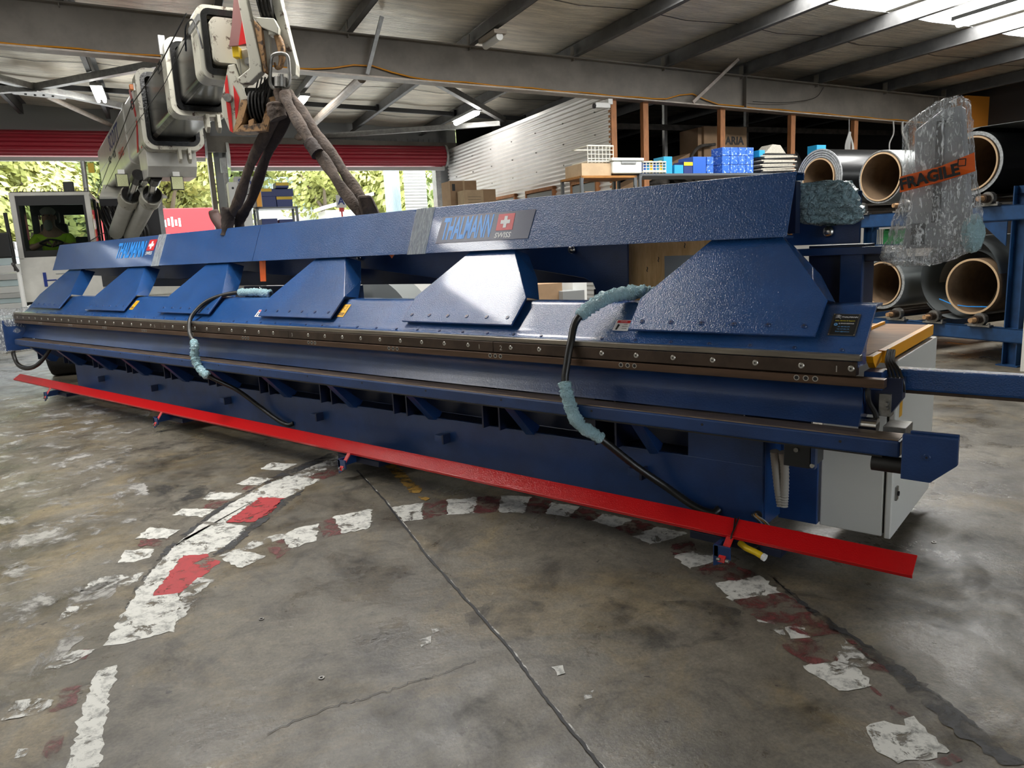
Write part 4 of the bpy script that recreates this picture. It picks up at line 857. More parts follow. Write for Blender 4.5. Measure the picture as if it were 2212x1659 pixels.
b3 = bsec(1.4, 2.78, .20, .27, .075, 'boom_black', 'boom_section', crane)
frame_(2.76, 3.02, .235, .305, .09, .045, 'crane_worn', 'boom_collar', b3); frame_(3.0, 3.05, .2, .27, .07, .05, 'grease', 'wear_pad', b3)
b4 = bsec(2.6, 3.12, .14, .185, .05, 'crane_worn', 'boom_head_section', crane)
# lifting lugs under the collars
for u, w, h in ((.0,-.465,.16), (1.70,-.375,.16)):
    for v in (-.06,-.17):
        MB().prism([bv(u-.1,v,w+.02), bv(u+.05,v,w+.02), bv(u+.06,v,w-h*.7), bv(u-.0,v,w-h), bv(u-.06,v,w-h*.7)], BV*.035).build('lug', 'crane_worn', b1 if u == 0 else b2, bevel=.004)
# bottom corner highlights of the boom, put in as bright steel strips
for (u0, u1, hw, hh, par) in ((-.0,1.46,.245,.335,b2), (1.74,2.74,.20,.27,b3)):
    MB().prism([bv(u0,hw-.012,-hh+.035), bv(u0,hw-.05,-hh+.001), bv(u0,hw-.055,-hh+.02), bv(u0,hw-.03,-hh+.045)], BU*(u1-u0)).build('corner_highlight', 'boom_edge', par)
# base section markings
text('SCOTT', .34, bv(-3.3,.302,.17), BU, BZ, 'blue_print', b1, 'lettering', .001, xs=1.3, bold=.004)
text('CRANES', .16, bv(-2.6,.302,-.16), BU, BZ, 'crane_red', b1, 'lettering', .001, xs=1.2)
for u in (-.95,-.55):
    MB().prism([bv(u,.302,.40), bv(u+.14,.302,.40), bv(u+.42,.302,0), bv(u+.28,.302,0)], BV*.002).build('red_stripe', 'crane_red', b1)
    MB().prism([bv(u+.28,.302,-.03), bv(u+.42,.302,-.03), bv(u+.14,.302,-.38), bv(u,.302,-.38)], BV*.002).build('red_stripe', 'crane_red', b1)
for u in (-1.75,): frame_(u, u+.05, .315, .42, .09, .03, 'crane_white', 'boom_band', b1)
MB().prism([bv(-5.9,.30,-.02), bv(-.3,.30,-.02), bv(-.3,.30,.01), bv(-5.9,.30,.01)], BV*.012).build('side_rail', 'crane_white', b1)
MB().obox(bv(-.12,.37,.26), BU*.035, BV*.03, BZ*.03).build('amber_marker', 'amber', b1, bevel=.005)
MB().obox(bv(-.12,.35,.26), BU*.05, BV*.012, BZ*.04).build('marker_plate', 'white', b1)
# rope guides and rope along the boom
for u, v, w, par in ((-.08,.40,.06,b1), (1.62,.33,.1,b2), (-3.6,.36,-.12,b1), (-2.9,.36,-.12,b1)):
    m = MB(); P = [bv(u+du,v,w+dw) for du, dw in ((-.09,-.045),(.09,-.045),(.09,.045),(-.09,.045),(-.09,-.045))]
    for i in range(4): m.cyl(P[i], P[i+1], .007, 6)
    m.build('rope_guide', 'hose', par)
MB().tube([bv(-5.8,.42,-.45), bv(-.08,.41,.05), bv(1.62,.34,.1), bv(3.0,.30,.22)], .006, 6).build('winch_rope', 'rope', b1)
MB().tube([bv(-5.8,.40,-.55), bv(-.1,.36,-.13), bv(1.6,.30,-.05), bv(2.9,.28,.08)], .004, 6).build('winch_rope', 'rope', b1)
MB().obox(bv(1.62,.285,.31), BU*.02, BV*.03, BZ*.09).build('cable_bracket', 'galv', b2)
MB().obox(bv(3.05,.26,.12), BU*.22, BV*.008, BZ*.025).build('cable_bracket', 'galv', b4)
MB().tube(bez([bv(2.6,.26,.02), bv(2.8,.28,.16), bv(3.05,.27,.16), bv(3.22,.27,.02), bv(3.26,.26,-.12)]), .008, 6).build('sensor_cable', 'hose', b4)
# lift cylinder bracket and twin cylinders
MB().prism([bv(-.95,-.29,-.40), bv(-.28,-.29,-.40), bv(-.30,-.29,-.62), bv(-.42,-.29,-.74), bv(-.9,-.29,-.74)], BV*.58).build('cylinder_bracket', 'crane_white', b1, bevel=.008)
def cyl_(top, gl, bot):
    T_, G, Bt = map(Vector, (top, gl, bot)); d = (Bt-T_).normalized()
    c = MB().cyl(G+d*.05, Bt, .105, 24).build('lift_cylinder', 'crane_white', crane, smooth=40)
    MB().cyl(T_, G+d*.1, .047, 18).build('rod', 'chrome', c, smooth=40)
    MB().cyl(G-d*.06, G+d*.16, .135, 24).build('gland', 'crane_worn', c, smooth=40); MB().cyl(G-d*.10, G-d*.05, .115, 24).build('gland_seal', 'grease', c, smooth=40)
    MB().cyl(T_-d*.1, T_+d*.08, .075, 16).build('rod_eye', 'grease', c, smooth=40)
cyl_((-10.092,4.701,2.72), (-10.672,4.839,2.528), (-12.6,5.30,1.90)); cyl_((-9.709,4.744,2.67), (-10.241,4.926,2.496), (-12.2,5.40,1.96))
for p in ((-10.3,4.60,2.70), (-9.43,4.89,2.60)):
    P = Vector(p); w = MB().obox(P, BV*.075, BZ*.085, BU*.025).build('work_light', 'cab_black', crane, bevel=.008)
    MB().obox(P+BU*.027, BV*.065, BZ*.075, BU*.004).build('lens', 'lens', w); MB().obox(P+BZ*.11, BV*.04, BZ*.03, BU*.01).build('bracket', 'white', w)
# --- boom head with hook and lower sheave block
HO = Vector((-5.844,3.92,3.193)); HXv = Vector((.775,.632,0)); HYv = Vector((-.632,.775,0)); HZv = Vector((0,0,1))
def hp(u, v, k=0.): return HO+HXv*(((u-830)-.1*(v-830))*.000716)-HZv*((v-830)*.000716)+HYv*k
def hpl(pts, k, th, m, name, parent, bevel=0.): return MB().prism([hp(u,v,k) for u, v in pts], HYv*th).build(name, m, parent, bevel=bevel)
hd = hpl([(545,-330),(640,-330),(650,0),(745,400),(830,760),(842,880),(700,1000),(590,1005),(560,940),(700,840),(690,700),(640,430),(560,0)], -.09, .10, 'crane_worn', 'boom_head_cheek', crane, .006)
hpl([(800,-330),(1000,-330),(1010,0),(1110,400),(1210,780),(1205,900),(1165,920),(1085,640),(985,300),(880,0)], .02, .12, 'crane_worn', 'boom_head_cheek', crane, .006)
hpl([(600,-330),(830,-330),(940,0),(985,290),(735,260),(655,0)], .20, .03, 'boom_black', 'head_back_plate', hd)
hpl([(420,-330),(560,-330),(555,0),(660,470),(665,560),(435,560),(470,330),(495,60)], -.03, .03, 'crane_red_faded', 'side_panel', hd)
hpl([(598,265),(662,540),(550,560)], -.036, .006, 'crane_red', 'red_reflector', hd)
hpl([(455,585),(668,555),(705,700),(715,850),(575,1000),(545,980),(470,730)], .06, .05, 'crane_worn', 'pin_plate', hd, .005)
for r, k in ((.036,-.035),(.024,-.06)): MB().cyl(hp(650,735,.06), hp(650,735,k+.03), r, 16).build('pin', 'steel', hd, smooth=40)
MB().obox(hp(500,620,.03), HXv*.028, HYv*.04, HZv*.042).build('limit_switch', 'yellow', hd, bevel=.004)
MB().tube([hp(525,680,.03), hp(540,800,.03), hp(548,900,.03), hp(555,1010,.03)], .004, 5).build('chain', 'steel', hd)
hpl([(735,262),(980,292),(1035,395),(1030,470),(835,385)], -.06, .14, 'crane_worn', 'aux_block', hd, .006)
hpl([(745,300),(835,385),(890,870),(860,885),(800,600)], -.07, .14, 'crane_rust', 'aux_block_side', hd, .006)
hpl([(835,400),(905,400),(925,720),(890,860)], -.02, .05, 'crane_worn', 'aux_block_side', hd, .004)
for k in range(4): MB().ring(hp(780+k*45,60,.10), hp(800+k*45,60,.10), .17, .10, 28).build('sheave', 'rope', hd)
hpl([(560,1000),(720,1010),(850,890),(980,900),(975,1120),(560,1110)], .08, .14, 'boom_black', 'head_lower_body', hd)
# lower sheave block, striped
blk = hpl([(392,755),(470,745),(600,1110),(640,1125),(645,1150),(555,1160),(450,1535),(395,1500),(310,1290),(300,1150),(360,900)], .02, .03, 'crane_worn', 'sheave_block', crane, .005)
hpl([(378,860),(425,1260),(440,1530),(405,1505),(362,1150),(352,960)], .014, .006, 'crane_red', 'red_stripe', blk)
hpl([(455,985),(525,1130),(500,1330),(478,1380)], .014, .006, 'crane_red', 'red_stripe', blk)
hpl([(555,1160),(645,1150),(560,1420),(470,1530),(450,1535)], .0, .16, 'crane_rust', 'front_edge', blk)
hpl([(890,1150),(985,1130),(935,1300),(855,1528),(780,1500)], .0, .2, 'crane_rust', 'far_cheek', blk)
hpl([(465,1530),(560,1450),(820,1440),(858,1528)], -.005, .2, 'crane_rust', 'bottom_plate', blk)
hpl([(600,1120),(930,1130),(860,1480),(540,1480)], .16, .05, 'hole', 'block_interior', blk)
MB().cyl(hp(405,1135,.02), hp(405,1135,-.03), .035, 16).build('pin', 'steel', blk, smooth=40)
for k in range(5): MB().ring(hp(640+k*42,1230,.12), hp(658+k*42,1230,.12), .14, .06, 26).build('sheave', 'rope', blk)
for k in range(5): MB().cyl(hp(660+k*40,1300,.03), hp(745+k*40,900,.05), .007, 6).build('hoist_rope', 'rope', blk)
hpl([(640,1400),(700,1380),(715,1480),(640,1490)], .0, .1, 'crane_rust', 'tie_lug', blk)
# --- hook with link (hangs from the head)
hook = thing('crane_hook', 'rusty crane hook carrying a steel oblong link at the boom tip', 'hook', hp(1030,900))
P = bez([hp(965,430), hp(1010,500), hp(1042,600), hp(1050,720), hp(1025,810), hp(980,815), hp(960,760)], 6)
MB().tube(P, [.022,.024,.026,.028,.03,.032,.033,.034,.034,.035,.035,.035,.034,.034,.033,.032,.03,.03,.028,.028,.026,.025,.024,.023,.022,.02,.019,.018,.017,.016,.015,.014,.013,.012,.011,.01,.01][:len(P)], 10).build('hook_body', 'crane_rust', hook, smooth=60)
MB().obox(hp(965,420), HXv*.04, HYv*.05, HZv*.035).build('hook_mount', 'crane_worn', hook, bevel=.005)
P = [hp(930,740,-.03), hp(950,690,-.03), hp(1030,670,-.03), hp(1110,690,-.03), hp(1140,760,-.03), hp(1150,980,-.03), hp(1115,1060,-.03), hp(970,1060,-.03), hp(920,980,-.03)]
MB().tube(bez(P+[P[0]], 5), .016, 8).build('oblong_link', 'steel', hook, smooth=60)
MB().cyl(hp(1045,940,-.03), hp(1045,1050,-.03), .055, 20).build('swivel', 'steel', hook, smooth=40)
MB().cyl(hp(1050,905,-.03), hp(1050,950,-.03), .025, 14).build('swivel_neck', 'steel', hook, smooth=40)
for dx in (-25,20): MB().tube(bez([hp(1045+dx,1050,-.04), hp(1070+dx,1120,-.05), hp(1100+dx,1190,-.06), hp(1085+dx,1120,-.03), hp(1045+dx,1060,-.03)], 5), .007, 6).build('wire_loop', 'galv', hook)
# --- slings
hk = hp(1070,1110,-.03)
def sling(label, strands, m2):
    t = thing('lifting_sling', label, 'sling', strands[0][-1], group='slings between hook and machine')
    for i, s in enumerate(strands):
        P = bez(s, 8); n = len(P); r = [(.046*(1+.12*math.sin(k*.6+i*2)), .022*(1+.2*math.cos(k*.9+i))) for k in range(n)]
        MB().tube(P, r, 12, jit=.06, flat=(.775,.632,0)).build('strand', 'sling' if i != m2 else 'sling_dark', t, smooth=80)
    return t
L0 = Vector((-6.72,3.98,1.90)); R0 = Vector((-4.72,4.0,1.90))
def off(p, dx, dy=0, dz=0): return Vector(p)+HXv*dx+HYv*dy+Vector((0,0,dz))
sl1 = sling('worn brown webbing sling running from the hook down to the left lifting point', [
    [off(hk,-.03,0,.03), off(hk,-.05,0,-.14), off(hk*.55+L0*.45,-.05), off(hk*.25+L0*.75,-.045), off(L0,-.02,0,.1), off(L0,-.06,0,-.06)],
    [off(hk,.0,.05,.0), off(hk,-.01,.05,-.2), off(hk*.55+L0*.45,.045,.05), off(hk*.25+L0*.75,.06,.05), off(L0,.07,.05,.1), off(L0,.03,.05,-.06)]], 1)
MB().tube(bez([off(hk,-.07,-.03,-.10), off(hk,-.06,-.04,-.16), off(hk,-.04,-.04,-.22)], 5), .075, 12, jit=.1).build('sling_knot', 'sling', sl1, smooth=80)
MB().tube(bez([off(L0,-.01,-.02,.2), off(L0,-.03,-.02,.08), off(L0,-.05,-.02,-.06)], 5), .06, 12, jit=.15).build('sling_knot', 'sling_dark', sl1, smooth=80)
def lerp(t): return hk*(1-t)+R0*t
sl2 = sling('grey-brown webbing sling running from the hook down to the right lifting point', [
    [off(hk,.02,-.03,.0), off(lerp(.12),-.02,-.03), off(lerp(.35),-.045,-.03), off(lerp(.6),-.045,-.03), off(lerp(.82),-.06,-.02), off(R0,-.01,0,-.06)],
    [off(hk,.03,.03,.0), off(lerp(.12),.04,.03), off(lerp(.35),.035,.03), off(lerp(.6),.04,.03), off(lerp(.82),.03,.03), off(R0,.07,.03,-.06)]], 5)
MB().tube(bez([off(hk*.58+R0*.42,-.06,-.03), off(hk*.54+R0*.46,-.06,-.03), off(hk*.48+R0*.52,-.06,-.03)], 4), (.056), 12, jit=.08).build('sling_sleeve', 'sling_dark', sl2, smooth=80)
MB().prism([off(R0,-.085,-.03,.16), off(R0,.03,-.03,.16), off(R0,.11,-.03,-.05), off(R0,-.05,-.03,-.05)], HYv*.06).build('sling_splice', 'sling', sl2, bevel=.02)
pd = MB().tube(bez([Vector((-7.1,4.02,2.10)), Vector((-7.08,4.02,2.04)), Vector((-7.0,4.02,1.96)), Vector((-6.9,4.02,1.9))], 5), [(.05,.03),(.055,.035)]+[(.055,.035)]*14, 10, flat=(.775,.632,0)).build('sling_pad', 'brown_pad', None, smooth=60)
tag(pd, 'dark brown leather pad sticking up behind the cover beside the left sling', 'pad')
# --- cab
def cbx(a0, a1, b0, b1_, z0, z1, m, name, parent, bevel=0.): return MB().box(a0,a1,b0,b1_,z0,z1).build(name, m, parent, frame=True, bevel=bevel)
cabn = cbx(-1.92,-.92,12.6,12.66,1.15,1.78,'crane_white','cab_front',crane,.01)
for a in (-1.92,-1.0): cbx(a,a+.07,12.6,12.68,1.75,2.65,'crane_white','cab_pillar',cabn,.01)
cbx(-1.86,-.99,12.61,12.64,1.78,1.87,'cab_black','window_band',cabn); cbx(-1.86,-.99,12.61,12.64,2.50,2.63,'cab_black','window_band',cabn)
for a in (-1.86,-1.03): cbx(a,a+.035,12.605,12.64,1.78,2.63,'cab_black','window_seal',cabn)
cbx(-1.85,-1.0,12.62,12.628,1.86,2.52,'cab_glass','windscreen',cabn)
cbx(-1.92,-.92,12.6,14.2,2.63,2.68,'crane_white','cab_roof',cabn,.01); cbx(-1.92,-.92,12.64,14.2,1.1,1.2,'cab_black','cab_floor',cabn)
cbx(-.97,-.92,12.66,14.2,1.15,1.9,'crane_white','cab_side',cabn); cbx(-1.92,-1.87,12.66,14.2,1.15,1.9,'crane_white','cab_side',cabn)
cbx(-.95,-.94,12.7,13.5,1.9,2.6,'cab_glass','side_window',cabn); cbx(-.97,-.92,13.5,13.62,1.9,2.63,'cab_black','side_pillar',cabn); cbx(-1.92,-1.87,13.3,13.5,1.9,2.63,'cab_black','side_pillar',cabn)
m = MB(); m.box(-1.9,-.93,14.15,14.2,1.2,2.02); m.box(-1.9,-.93,14.15,14.2,2.45,2.65); m.box(-1.9,-1.80,14.15,14.2,2.0,2.5); m.box(-1.62,-1.45,14.15,14.2,2.0,2.5); m.box(-1.03,-.93,14.15,14.2,2.0,2.5)
m.build('cab_back', 'cab_black', cabn, frame=True)
cbx(-1.75,-1.38,13.75,13.9,1.5,2.3,'seat','driver_seat',cabn,.04); cbx(-1.66,-1.47,13.72,13.88,2.3,2.5,'seat','head_rest',cabn,.04)
m = MB()
for k in range(9):
    a = -1.86+k*.108; m.bar((a,12.62,2.68), (a+.02,12.62,2.73), .008, .008); m.bar((a+.02,12.62,2.73), (a+.05,12.62,2.73), .008, .008); m.bar((a+.05,12.62,2.73), (a+.05,12.62,2.68), .008, .008)
m.bar((-1.9,12.62,2.685), (-.93,12.62,2.685), .01, .01); m.build('roof_guard', 'hose', cabn, frame=True)
m = MB(); m.box(-1.66,-1.62,12.59,12.6,1.36,1.56); m.box(-1.62,-1.5,12.59,12.6,1.44,1.455); m.build('door_emblem', 'blue_print', cabn, frame=True)
cbx(-1.5,-1.2,12.59,12.6,1.53,1.54,'paper_grey','emblem_line',cabn)
cbx(-1.2,-1.03,12.75,12.85,1.92,2.05,'cab_black','control_console',cabn,.01)
MB().bar((-1.15,12.58,1.9), (-.78,12.55,2.1), .012, .012).build('wiper', 'hose', cabn, frame=True)
mi = cbx(-2.12,-1.93,12.2,12.27,1.78,2.12,'cab_black','mirror',crane,.02); MB().cyl((-1.95,12.25,1.7), (-1.93,12.6,1.55), .02, 8).build('mirror_arm', 'hose', mi, frame=True)
MB().cyl((-1.93,12.5,1.7), (-1.93,12.5,.75), .03, 10).build('grab_rail', 'white', cabn, frame=True)
MB().cyl((-1.98,12.5,2.4), (-1.96,12.5,1.6), .025, 8).build('hand_rail', 'hose', cabn, frame=True)
lp = cbx(-1.88,-1.72,12.4,12.6,.82,1.12,'white','head_lamp',crane,.02); cbx(-1.86,-1.8,12.39,12.4,.9,1.0,'amber','indicator',lp); cbx(-1.86,-1.8,12.39,12.4,1.02,1.08,'hole','lamp_cell',lp)
# body, turret, tyres
cbx(-1.7,.9,12.7,17.5,.75,1.1,'crane_white','chassis',crane,.02); cbx(-1.7,.9,12.55,12.7,.55,1.0,'crane_white','bumper',crane,.02)
cbx(-.8,.55,13.6,16.5,1.1,2.0,'crane_white','turret',crane,.03); cbx(-.85,-.05,13.2,13.8,1.6,2.62,'hole','turret_recess',crane)
MB().prism([(-.85,13.3,2.62),(.1,13.3,2.62),(-.2,15.5,3.0),(-.9,15.5,3.0)], (0,0,.04)).build('turret_cover', 'crane_white', crane, frame=True)
random.seed(4)
for k in range(12):
    a = -.88+.05*k; MB().tube(bez([(a,13.2,2.5),(a+.05,13.05,2.35+random.uniform(-.1,.1)),(a+.1,13.0,2.1),(a+.06,13.05,1.8)]), .022, 8).build('hydraulic_hose', 'hose', crane, frame=True, smooth=60)
cbx(-.35,.02,13.55,13.6,1.6,2.75,'galv','mesh_guard',crane)
for a, b in ((-1.75,13.2), (.55,13.2), (-1.75,15.9), (.55,15.9)):
    ty = MB().cyl((a-.06,b,.64), (a+.42,b,.64), .64, 32).build('tyre', 'tyre', crane, frame=True, smooth=40, bevel=.03)
    MB().cyl((a-.07,b,.64), (a-.04,b,.64), .3, 20).build('wheel_hub', 'crane_white', ty, frame=True)
MB().cyl((-1.1,14.0,2.7), (-1.05,14.0,3.05), .01, 6).build('aerial', 'hose', crane, frame=True)
fl_ = cbx(-1.32,-1.18,13.4,13.48,2.75,2.9,'cab_black','flood_light',crane,.01); MB().cyl((-1.25,13.44,2.66), (-1.25,13.44,2.76), .012, 6).build('light_stem', 'hose', fl_, frame=True)
MB().cyl((-1.0,13.0,2.0), (-.98,13.0,3.15), .035, 10).build('mast_pipe', 'galv', crane, frame=True)
sg = MB().box(-.92,-.84,12.95,12.98,2.98,3.12).build('yellow_plate', 'yellow', crane, frame=True)
# --- driver
def skin(name, verts, edges, radii, m, parent, root=0):
    me = bpy.data.meshes.new(name); me.from_pydata([bw(*v) for v in verts], edges, []); o = place(me, name, parent)
    md = o.modifiers.new('skin', 'SKIN'); 
    for i, r in enumerate(radii): me.skin_vertices[0].data[i].radius = (r, r)
    me.skin_vertices[0].data[root].use_root = True
    sd = o.modifiers.new('sub', 'SUBSURF'); sd.levels = sd.render_levels = 2; me.materials.append(MATS[m]); return o
per = thing('person', 'bearded person in a yellow high visibility shirt sitting behind the crane cab windscreen', 'person', (-1.56,13.45,1.5), frame=True)
body = skin('body', [(-1.56,13.5,1.5),(-1.56,13.48,1.78),(-1.56,13.46,2.0),(-1.56,13.44,2.13),(-1.575,13.40,2.23),(-1.58,13.38,2.36),(-1.58,13.38,2.43),(-1.76,13.44,2.06),(-1.83,13.3,1.92),(-1.66,13.0,1.98),(-1.60,12.95,2.0),(-1.36,13.44,2.06),(-1.28,13.3,1.92),(-1.40,13.02,1.95),(-1.46,12.96,1.97)],
    [(0,1),(1,2),(2,3),(3,4),(4,5),(5,6),(3,7),(7,8),(8,9),(9,10),(3,11),(11,12),(12,13),(13,14)], [.15,.15,.16,.10,.065,.10,.09,.075,.055,.04,.045,.075,.055,.04,.045], 'skin', per)
sh = skin('shirt', [(-1.56,13.5,1.5),(-1.56,13.48,1.78),(-1.56,13.46,2.0),(-1.56,13.44,2.10),(-1.76,13.44,2.06),(-1.84,13.32,1.94),(-1.36,13.44,2.06),(-1.28,13.32,1.94)], [(0,1),(1,2),(2,3),(3,4),(4,5),(3,6),(6,7)], [.175,.175,.185,.12,.095,.085,.095,.085], 'hivis', per)
def pball(name, c, r, m): return MB().ball(c, r, 14, 10, .05).build(name, m, per, frame=True, smooth=80)
pball('hair', (-1.58,13.42,2.46), (.105,.105,.07), 'hair'); pball('beard', (-1.585,13.31,2.255), (.06,.045,.085), 'beard')
pball('nose', (-1.583,13.27,2.37), (.018,.025,.025), 'skin')
for s in (-.04,.035): pball('eye', (-1.583+s,13.285,2.40), (.012,.008,.008), 'hole')
for s in (-.105,.1): pball('ear', (-1.58+s,13.38,2.37), (.015,.025,.035), 'skin')
for h0, dirx in ((Vector((-1.60,12.94,2.0)),1), (Vector((-1.46,12.95,1.97)),-1)):
    for k in range(4): MB().tube([h0+Vector((dirx*.01*k,-.01,.02-.016*k)), h0+Vector((dirx*(.03+.01*k),-.05,.02-.016*k)), h0+Vector((dirx*(.05+.008*k),-.04,-.005-.016*k))], .0095, 6).build('finger', 'skin', per, frame=True, smooth=80)
    MB().tube([h0+Vector((0,0,.03)), h0+Vector((dirx*.03,-.03,.045)), h0+Vector((dirx*.05,-.04,.04))], .010, 6).build('thumb', 'skin', per, frame=True, smooth=80)
MB().tube([bw(*p) for p in bez([(-1.68,12.9,1.98),(-1.53,12.86,2.03),(-1.38,12.9,1.98),(-1.53,12.96,1.93),(-1.68,12.9,1.98)],6)], .014, 8).build('steering_wheel', 'cab_black', cabn, smooth=60)
# ================================================================== COIL RACK AND COILS (building frame)
def fb(a0, a1, b0, b1, z0, z1, m, name, parent=None, bevel=0.): return MB().box(a0,a1,b0,b1,z0,z1).build(name, m, parent, frame=True, bevel=bevel)
rack = thing('coil_rack', 'blue steel two-level rack carrying metal sheet coils at the right', 'rack', (9.2,6.5,0), frame=True)
for a in (8.55, 10.6):
    for b in (5.2, 8.9):
        m = MB(); m.box(a,a+.16,b,b+.012,0,2.0); m.box(a,a+.16,b+.15,b+.162,0,2.0); m.box(a+.074,a+.086,b,b+.16,0,2.0); m.box(a-.04,a+.2,b-.04,b+.2,0,.015)
        m.build('post', 'rack_blue', rack, frame=True)
for (z0, z1) in ((1.63,1.80), (.27,.43)):
    for a in (8.53, 10.62):
        m = MB(); m.box(a,a+.012,5.1,9.1,z0,z1); m.box(a,a+.1,5.1,9.1,z0,z0+.012); m.box(a,a+.1,5.1,9.1,z1-.012,z1); m.build('beam', 'rack_blue', rack, frame=True)
    for b in (5.2,6.6,8.0,9.0): fb(8.6,10.6,b,b+.06,z0+.02,z1-.02,'rack_blue','cross_beam',rack)
MB().prism([(8.54,5.4,1.62),(8.54,5.7,1.62),(8.54,5.4,1.35)], (.012,0,0)).build('gusset', 'rack_blue', rack, frame=True)
for z, bs in ((1.885,(8.45,7.75,7.34,6.70,6.05,5.62)), (.515,(7.35,6.72,6.2,5.62))):
    for b in bs:
        r = MB().cyl((8.42,b,z), (10.7,b,z), .05, 16).build('roller', 'strip', rack, frame=True, smooth=40)
        MB().cyl((8.34,b,z), (8.44,b,z), .028, 12, .03).build('roller_pin', 'crane_rust', r, frame=True, smooth=40)
        m = MB(); m.ring((8.50,b,z), (8.56,b,z), .075, .04, 20); m.box(8.49,8.57,b-.13,b+.13,z-.085,z-.065); m.build('pillow_bearing', 'steel', r, frame=True)
        for s in (-.1,.1): MB().cyl((8.53,b+s,z-.065), (8.53,b+s,z-.04), .015, 6).build('bolt', 'steel', r, frame=True)
def coil(b, z, R, rc, a0, a1, m, label, tail=None, ed='coil_edge'):
    t = thing('sheet_coil', label, 'coil', (a0,b,z-R), group='sheet metal coils on the blue rack', frame=True)
    MB().ring((a0,b,z), (a1,b,z), R, rc+.025, 56).build('sheet', m, t, frame=True, smooth=40)
    for k in range(4):
        r = rc+.03+(R-rc-.04)*k/3.2; MB().ring((a0-.004-.002*k,b,z), (a0,b,z), r+(R-rc)*.16, r, 56).build('layer_edge', ed, t, frame=True)
    MB().ring((a0-.02,b,z), (a1,b,z), rc+.022, rc, 48).build('core_tube', 'core', t, frame=True, smooth=40); MB().ring((a0-.022,b,z), (a0-.018,b,z), rc+.02, rc+.002, 48).build('core_rim', 'core_edge', t, frame=True)
    MB().cyl((a1-.02,b,z), (a1,b,z), rc, 32).build('core_end', 'core', t, frame=True)
    return t
coil(8.10, 2.345, .405, .265, 8.55, 11.2, 'coil_black', 'black sheet coil behind the end of the blue cover, upper rack level')
coil(7.03, 2.265, .335, .285, 8.50, 10.2, 'coil_grey', 'pale grey coil with a wide cardboard core beside the wrapped panel, upper rack level')
c3 = coil(5.83, 2.29, .355, .285, 8.52, 11.4, 'coil_black', 'black sheet coil with loose outer sheet at the right picture edge, upper rack level')
P = []
for k in range(14):
    th = math.radians(95-k*11); P.append((5.80+.42*math.cos(th)*1.02-.0*k, 2.29+.40*math.sin(th)-.012*k))
P += [(5.0,1.94),(4.9,1.92)]
V = [(8.56,y,z) for y, z in P]+[(11.4,y,z) for y, z in P]; N = len(P)
MB().add(V, [(i,i+1,i+1+N,i+N) for i in range(N-1)]).build('loose_sheet', 'coil_black', c3, frame=True, smooth=60)
V = [(8.56,5.95+.0*i,2.70) for i in range(1)]
MB().prism([(8.56,5.98,2.69),(11.4,5.98,2.69),(11.4,4.5,2.66),(8.56,4.5,2.66)], (0,0,.004)).build('loose_sheet', 'coil_grey', c3, frame=True)
c4 = coil(6.98, .895, .325, .265, 8.55, 10.4, 'coil_grey', 'grey sheet coil with thick rim on the lower rack level behind the machine end', ed='coil_grey')
MB().ring((8.535,6.98,.895), (8.55,6.98,.895), .335, .30, 48).build('rim', 'coil_edge', c4, frame=True)
fb(8.53,8.535,6.98,7.12,.60,.64,'white','paper_label',c4)
c5 = thing('sheet_coil', 'large loosely wound pale coil with a big brown core, lower rack level', 'coil', (8.55,5.9,.5), group='sheet metal coils on the blue rack', frame=True)
def spiral(b, z, r0, r1, th0, th1, n):
    out = []
    for k in range(n+1):
        t = k/n; th = math.radians(th0+(th1-th0)*t); r = r0+(r1-r0)*t; out.append((b+r*math.cos(th), z+r*math.sin(th)))
    return out
P = spiral(5.95, .99, .475, .50, -60, 320, 60); V = [(8.55,y,z) for y, z in P]+[(10.6,y,z) for y, z in P]; N = len(P)
MB().add(V, [(i,i+1,i+1+N,i+N) for i in range(N-1)]).build('outer_sheet', 'coil_grey', c5, frame=True, smooth=60)
P = spiral(5.85, .92, .38, .41, 0, 330, 50); V = [(8.62,y,z) for y, z in P]+[(10.6,y,z) for y, z in P]; N = len(P)
MB().add(V, [(i,i+1,i+1+N,i+N) for i in range(N-1)]).build('inner_sheet', 'coil_grey', c5, frame=True, smooth=60)
MB().ring((8.53,5.75,.89), (10.6,5.75,.89), .325, .30, 48).build('core_tube', 'core', c5, frame=True, smooth=40); MB().ring((8.525,5.75,.89), (8.53,5.75,.89), .325, .302, 48).build('core_rim', 'core_edge', c5, frame=True)
MB().cyl((10.5,5.75,.89), (10.55,5.75,.89), .3, 32).build('core_end', 'core', c5, frame=True)
MB().tube([(8.6,6.2,.72),(8.58,6.0,.66),(8.56,5.8,.65),(8.55,5.55,.66)], .006, 5).build('blue_strap', 'cyan', c5, frame=True)
gb = thing('green_crate', 'green plastic crate stored under the upper rack level', 'crate', (8.9,7.02,1.43), frame=True)
m = MB(); m.box(8.75,8.76,6.86,7.16,1.4,1.58); m.build('front', 'green', gb, frame=True); fb(8.76,9.3,7.15,7.16,1.4,1.6,'green','side',gb); fb(8.76,9.3,6.86,6.87,1.4,1.6,'green','side',gb); fb(8.76,9.3,6.86,7.16,1.4,1.41,'green','bottom',gb); fb(8.78,9.2,6.9,7.1,1.5,1.6,'paper','contents',gb)
for k in range(4): fb(8.755,8.77,7.17+.03*k,7.18+.03*k,1.4,1.6,'white','slat',gb)
fb(8.7,9.6,6.6,7.3,1.385,1.4,'rack_blue','shelf_plate',rack)
gc = fb(8.3,8.9,4.55,5.0,0,1.02,'cabinet','grey_locker',bevel=.01); tag(gc, 'pale grey metal locker standing at the right picture edge', 'locker'); fb(8.29,8.3,4.58,4.97,.6,.95,'cabinet','door',gc)
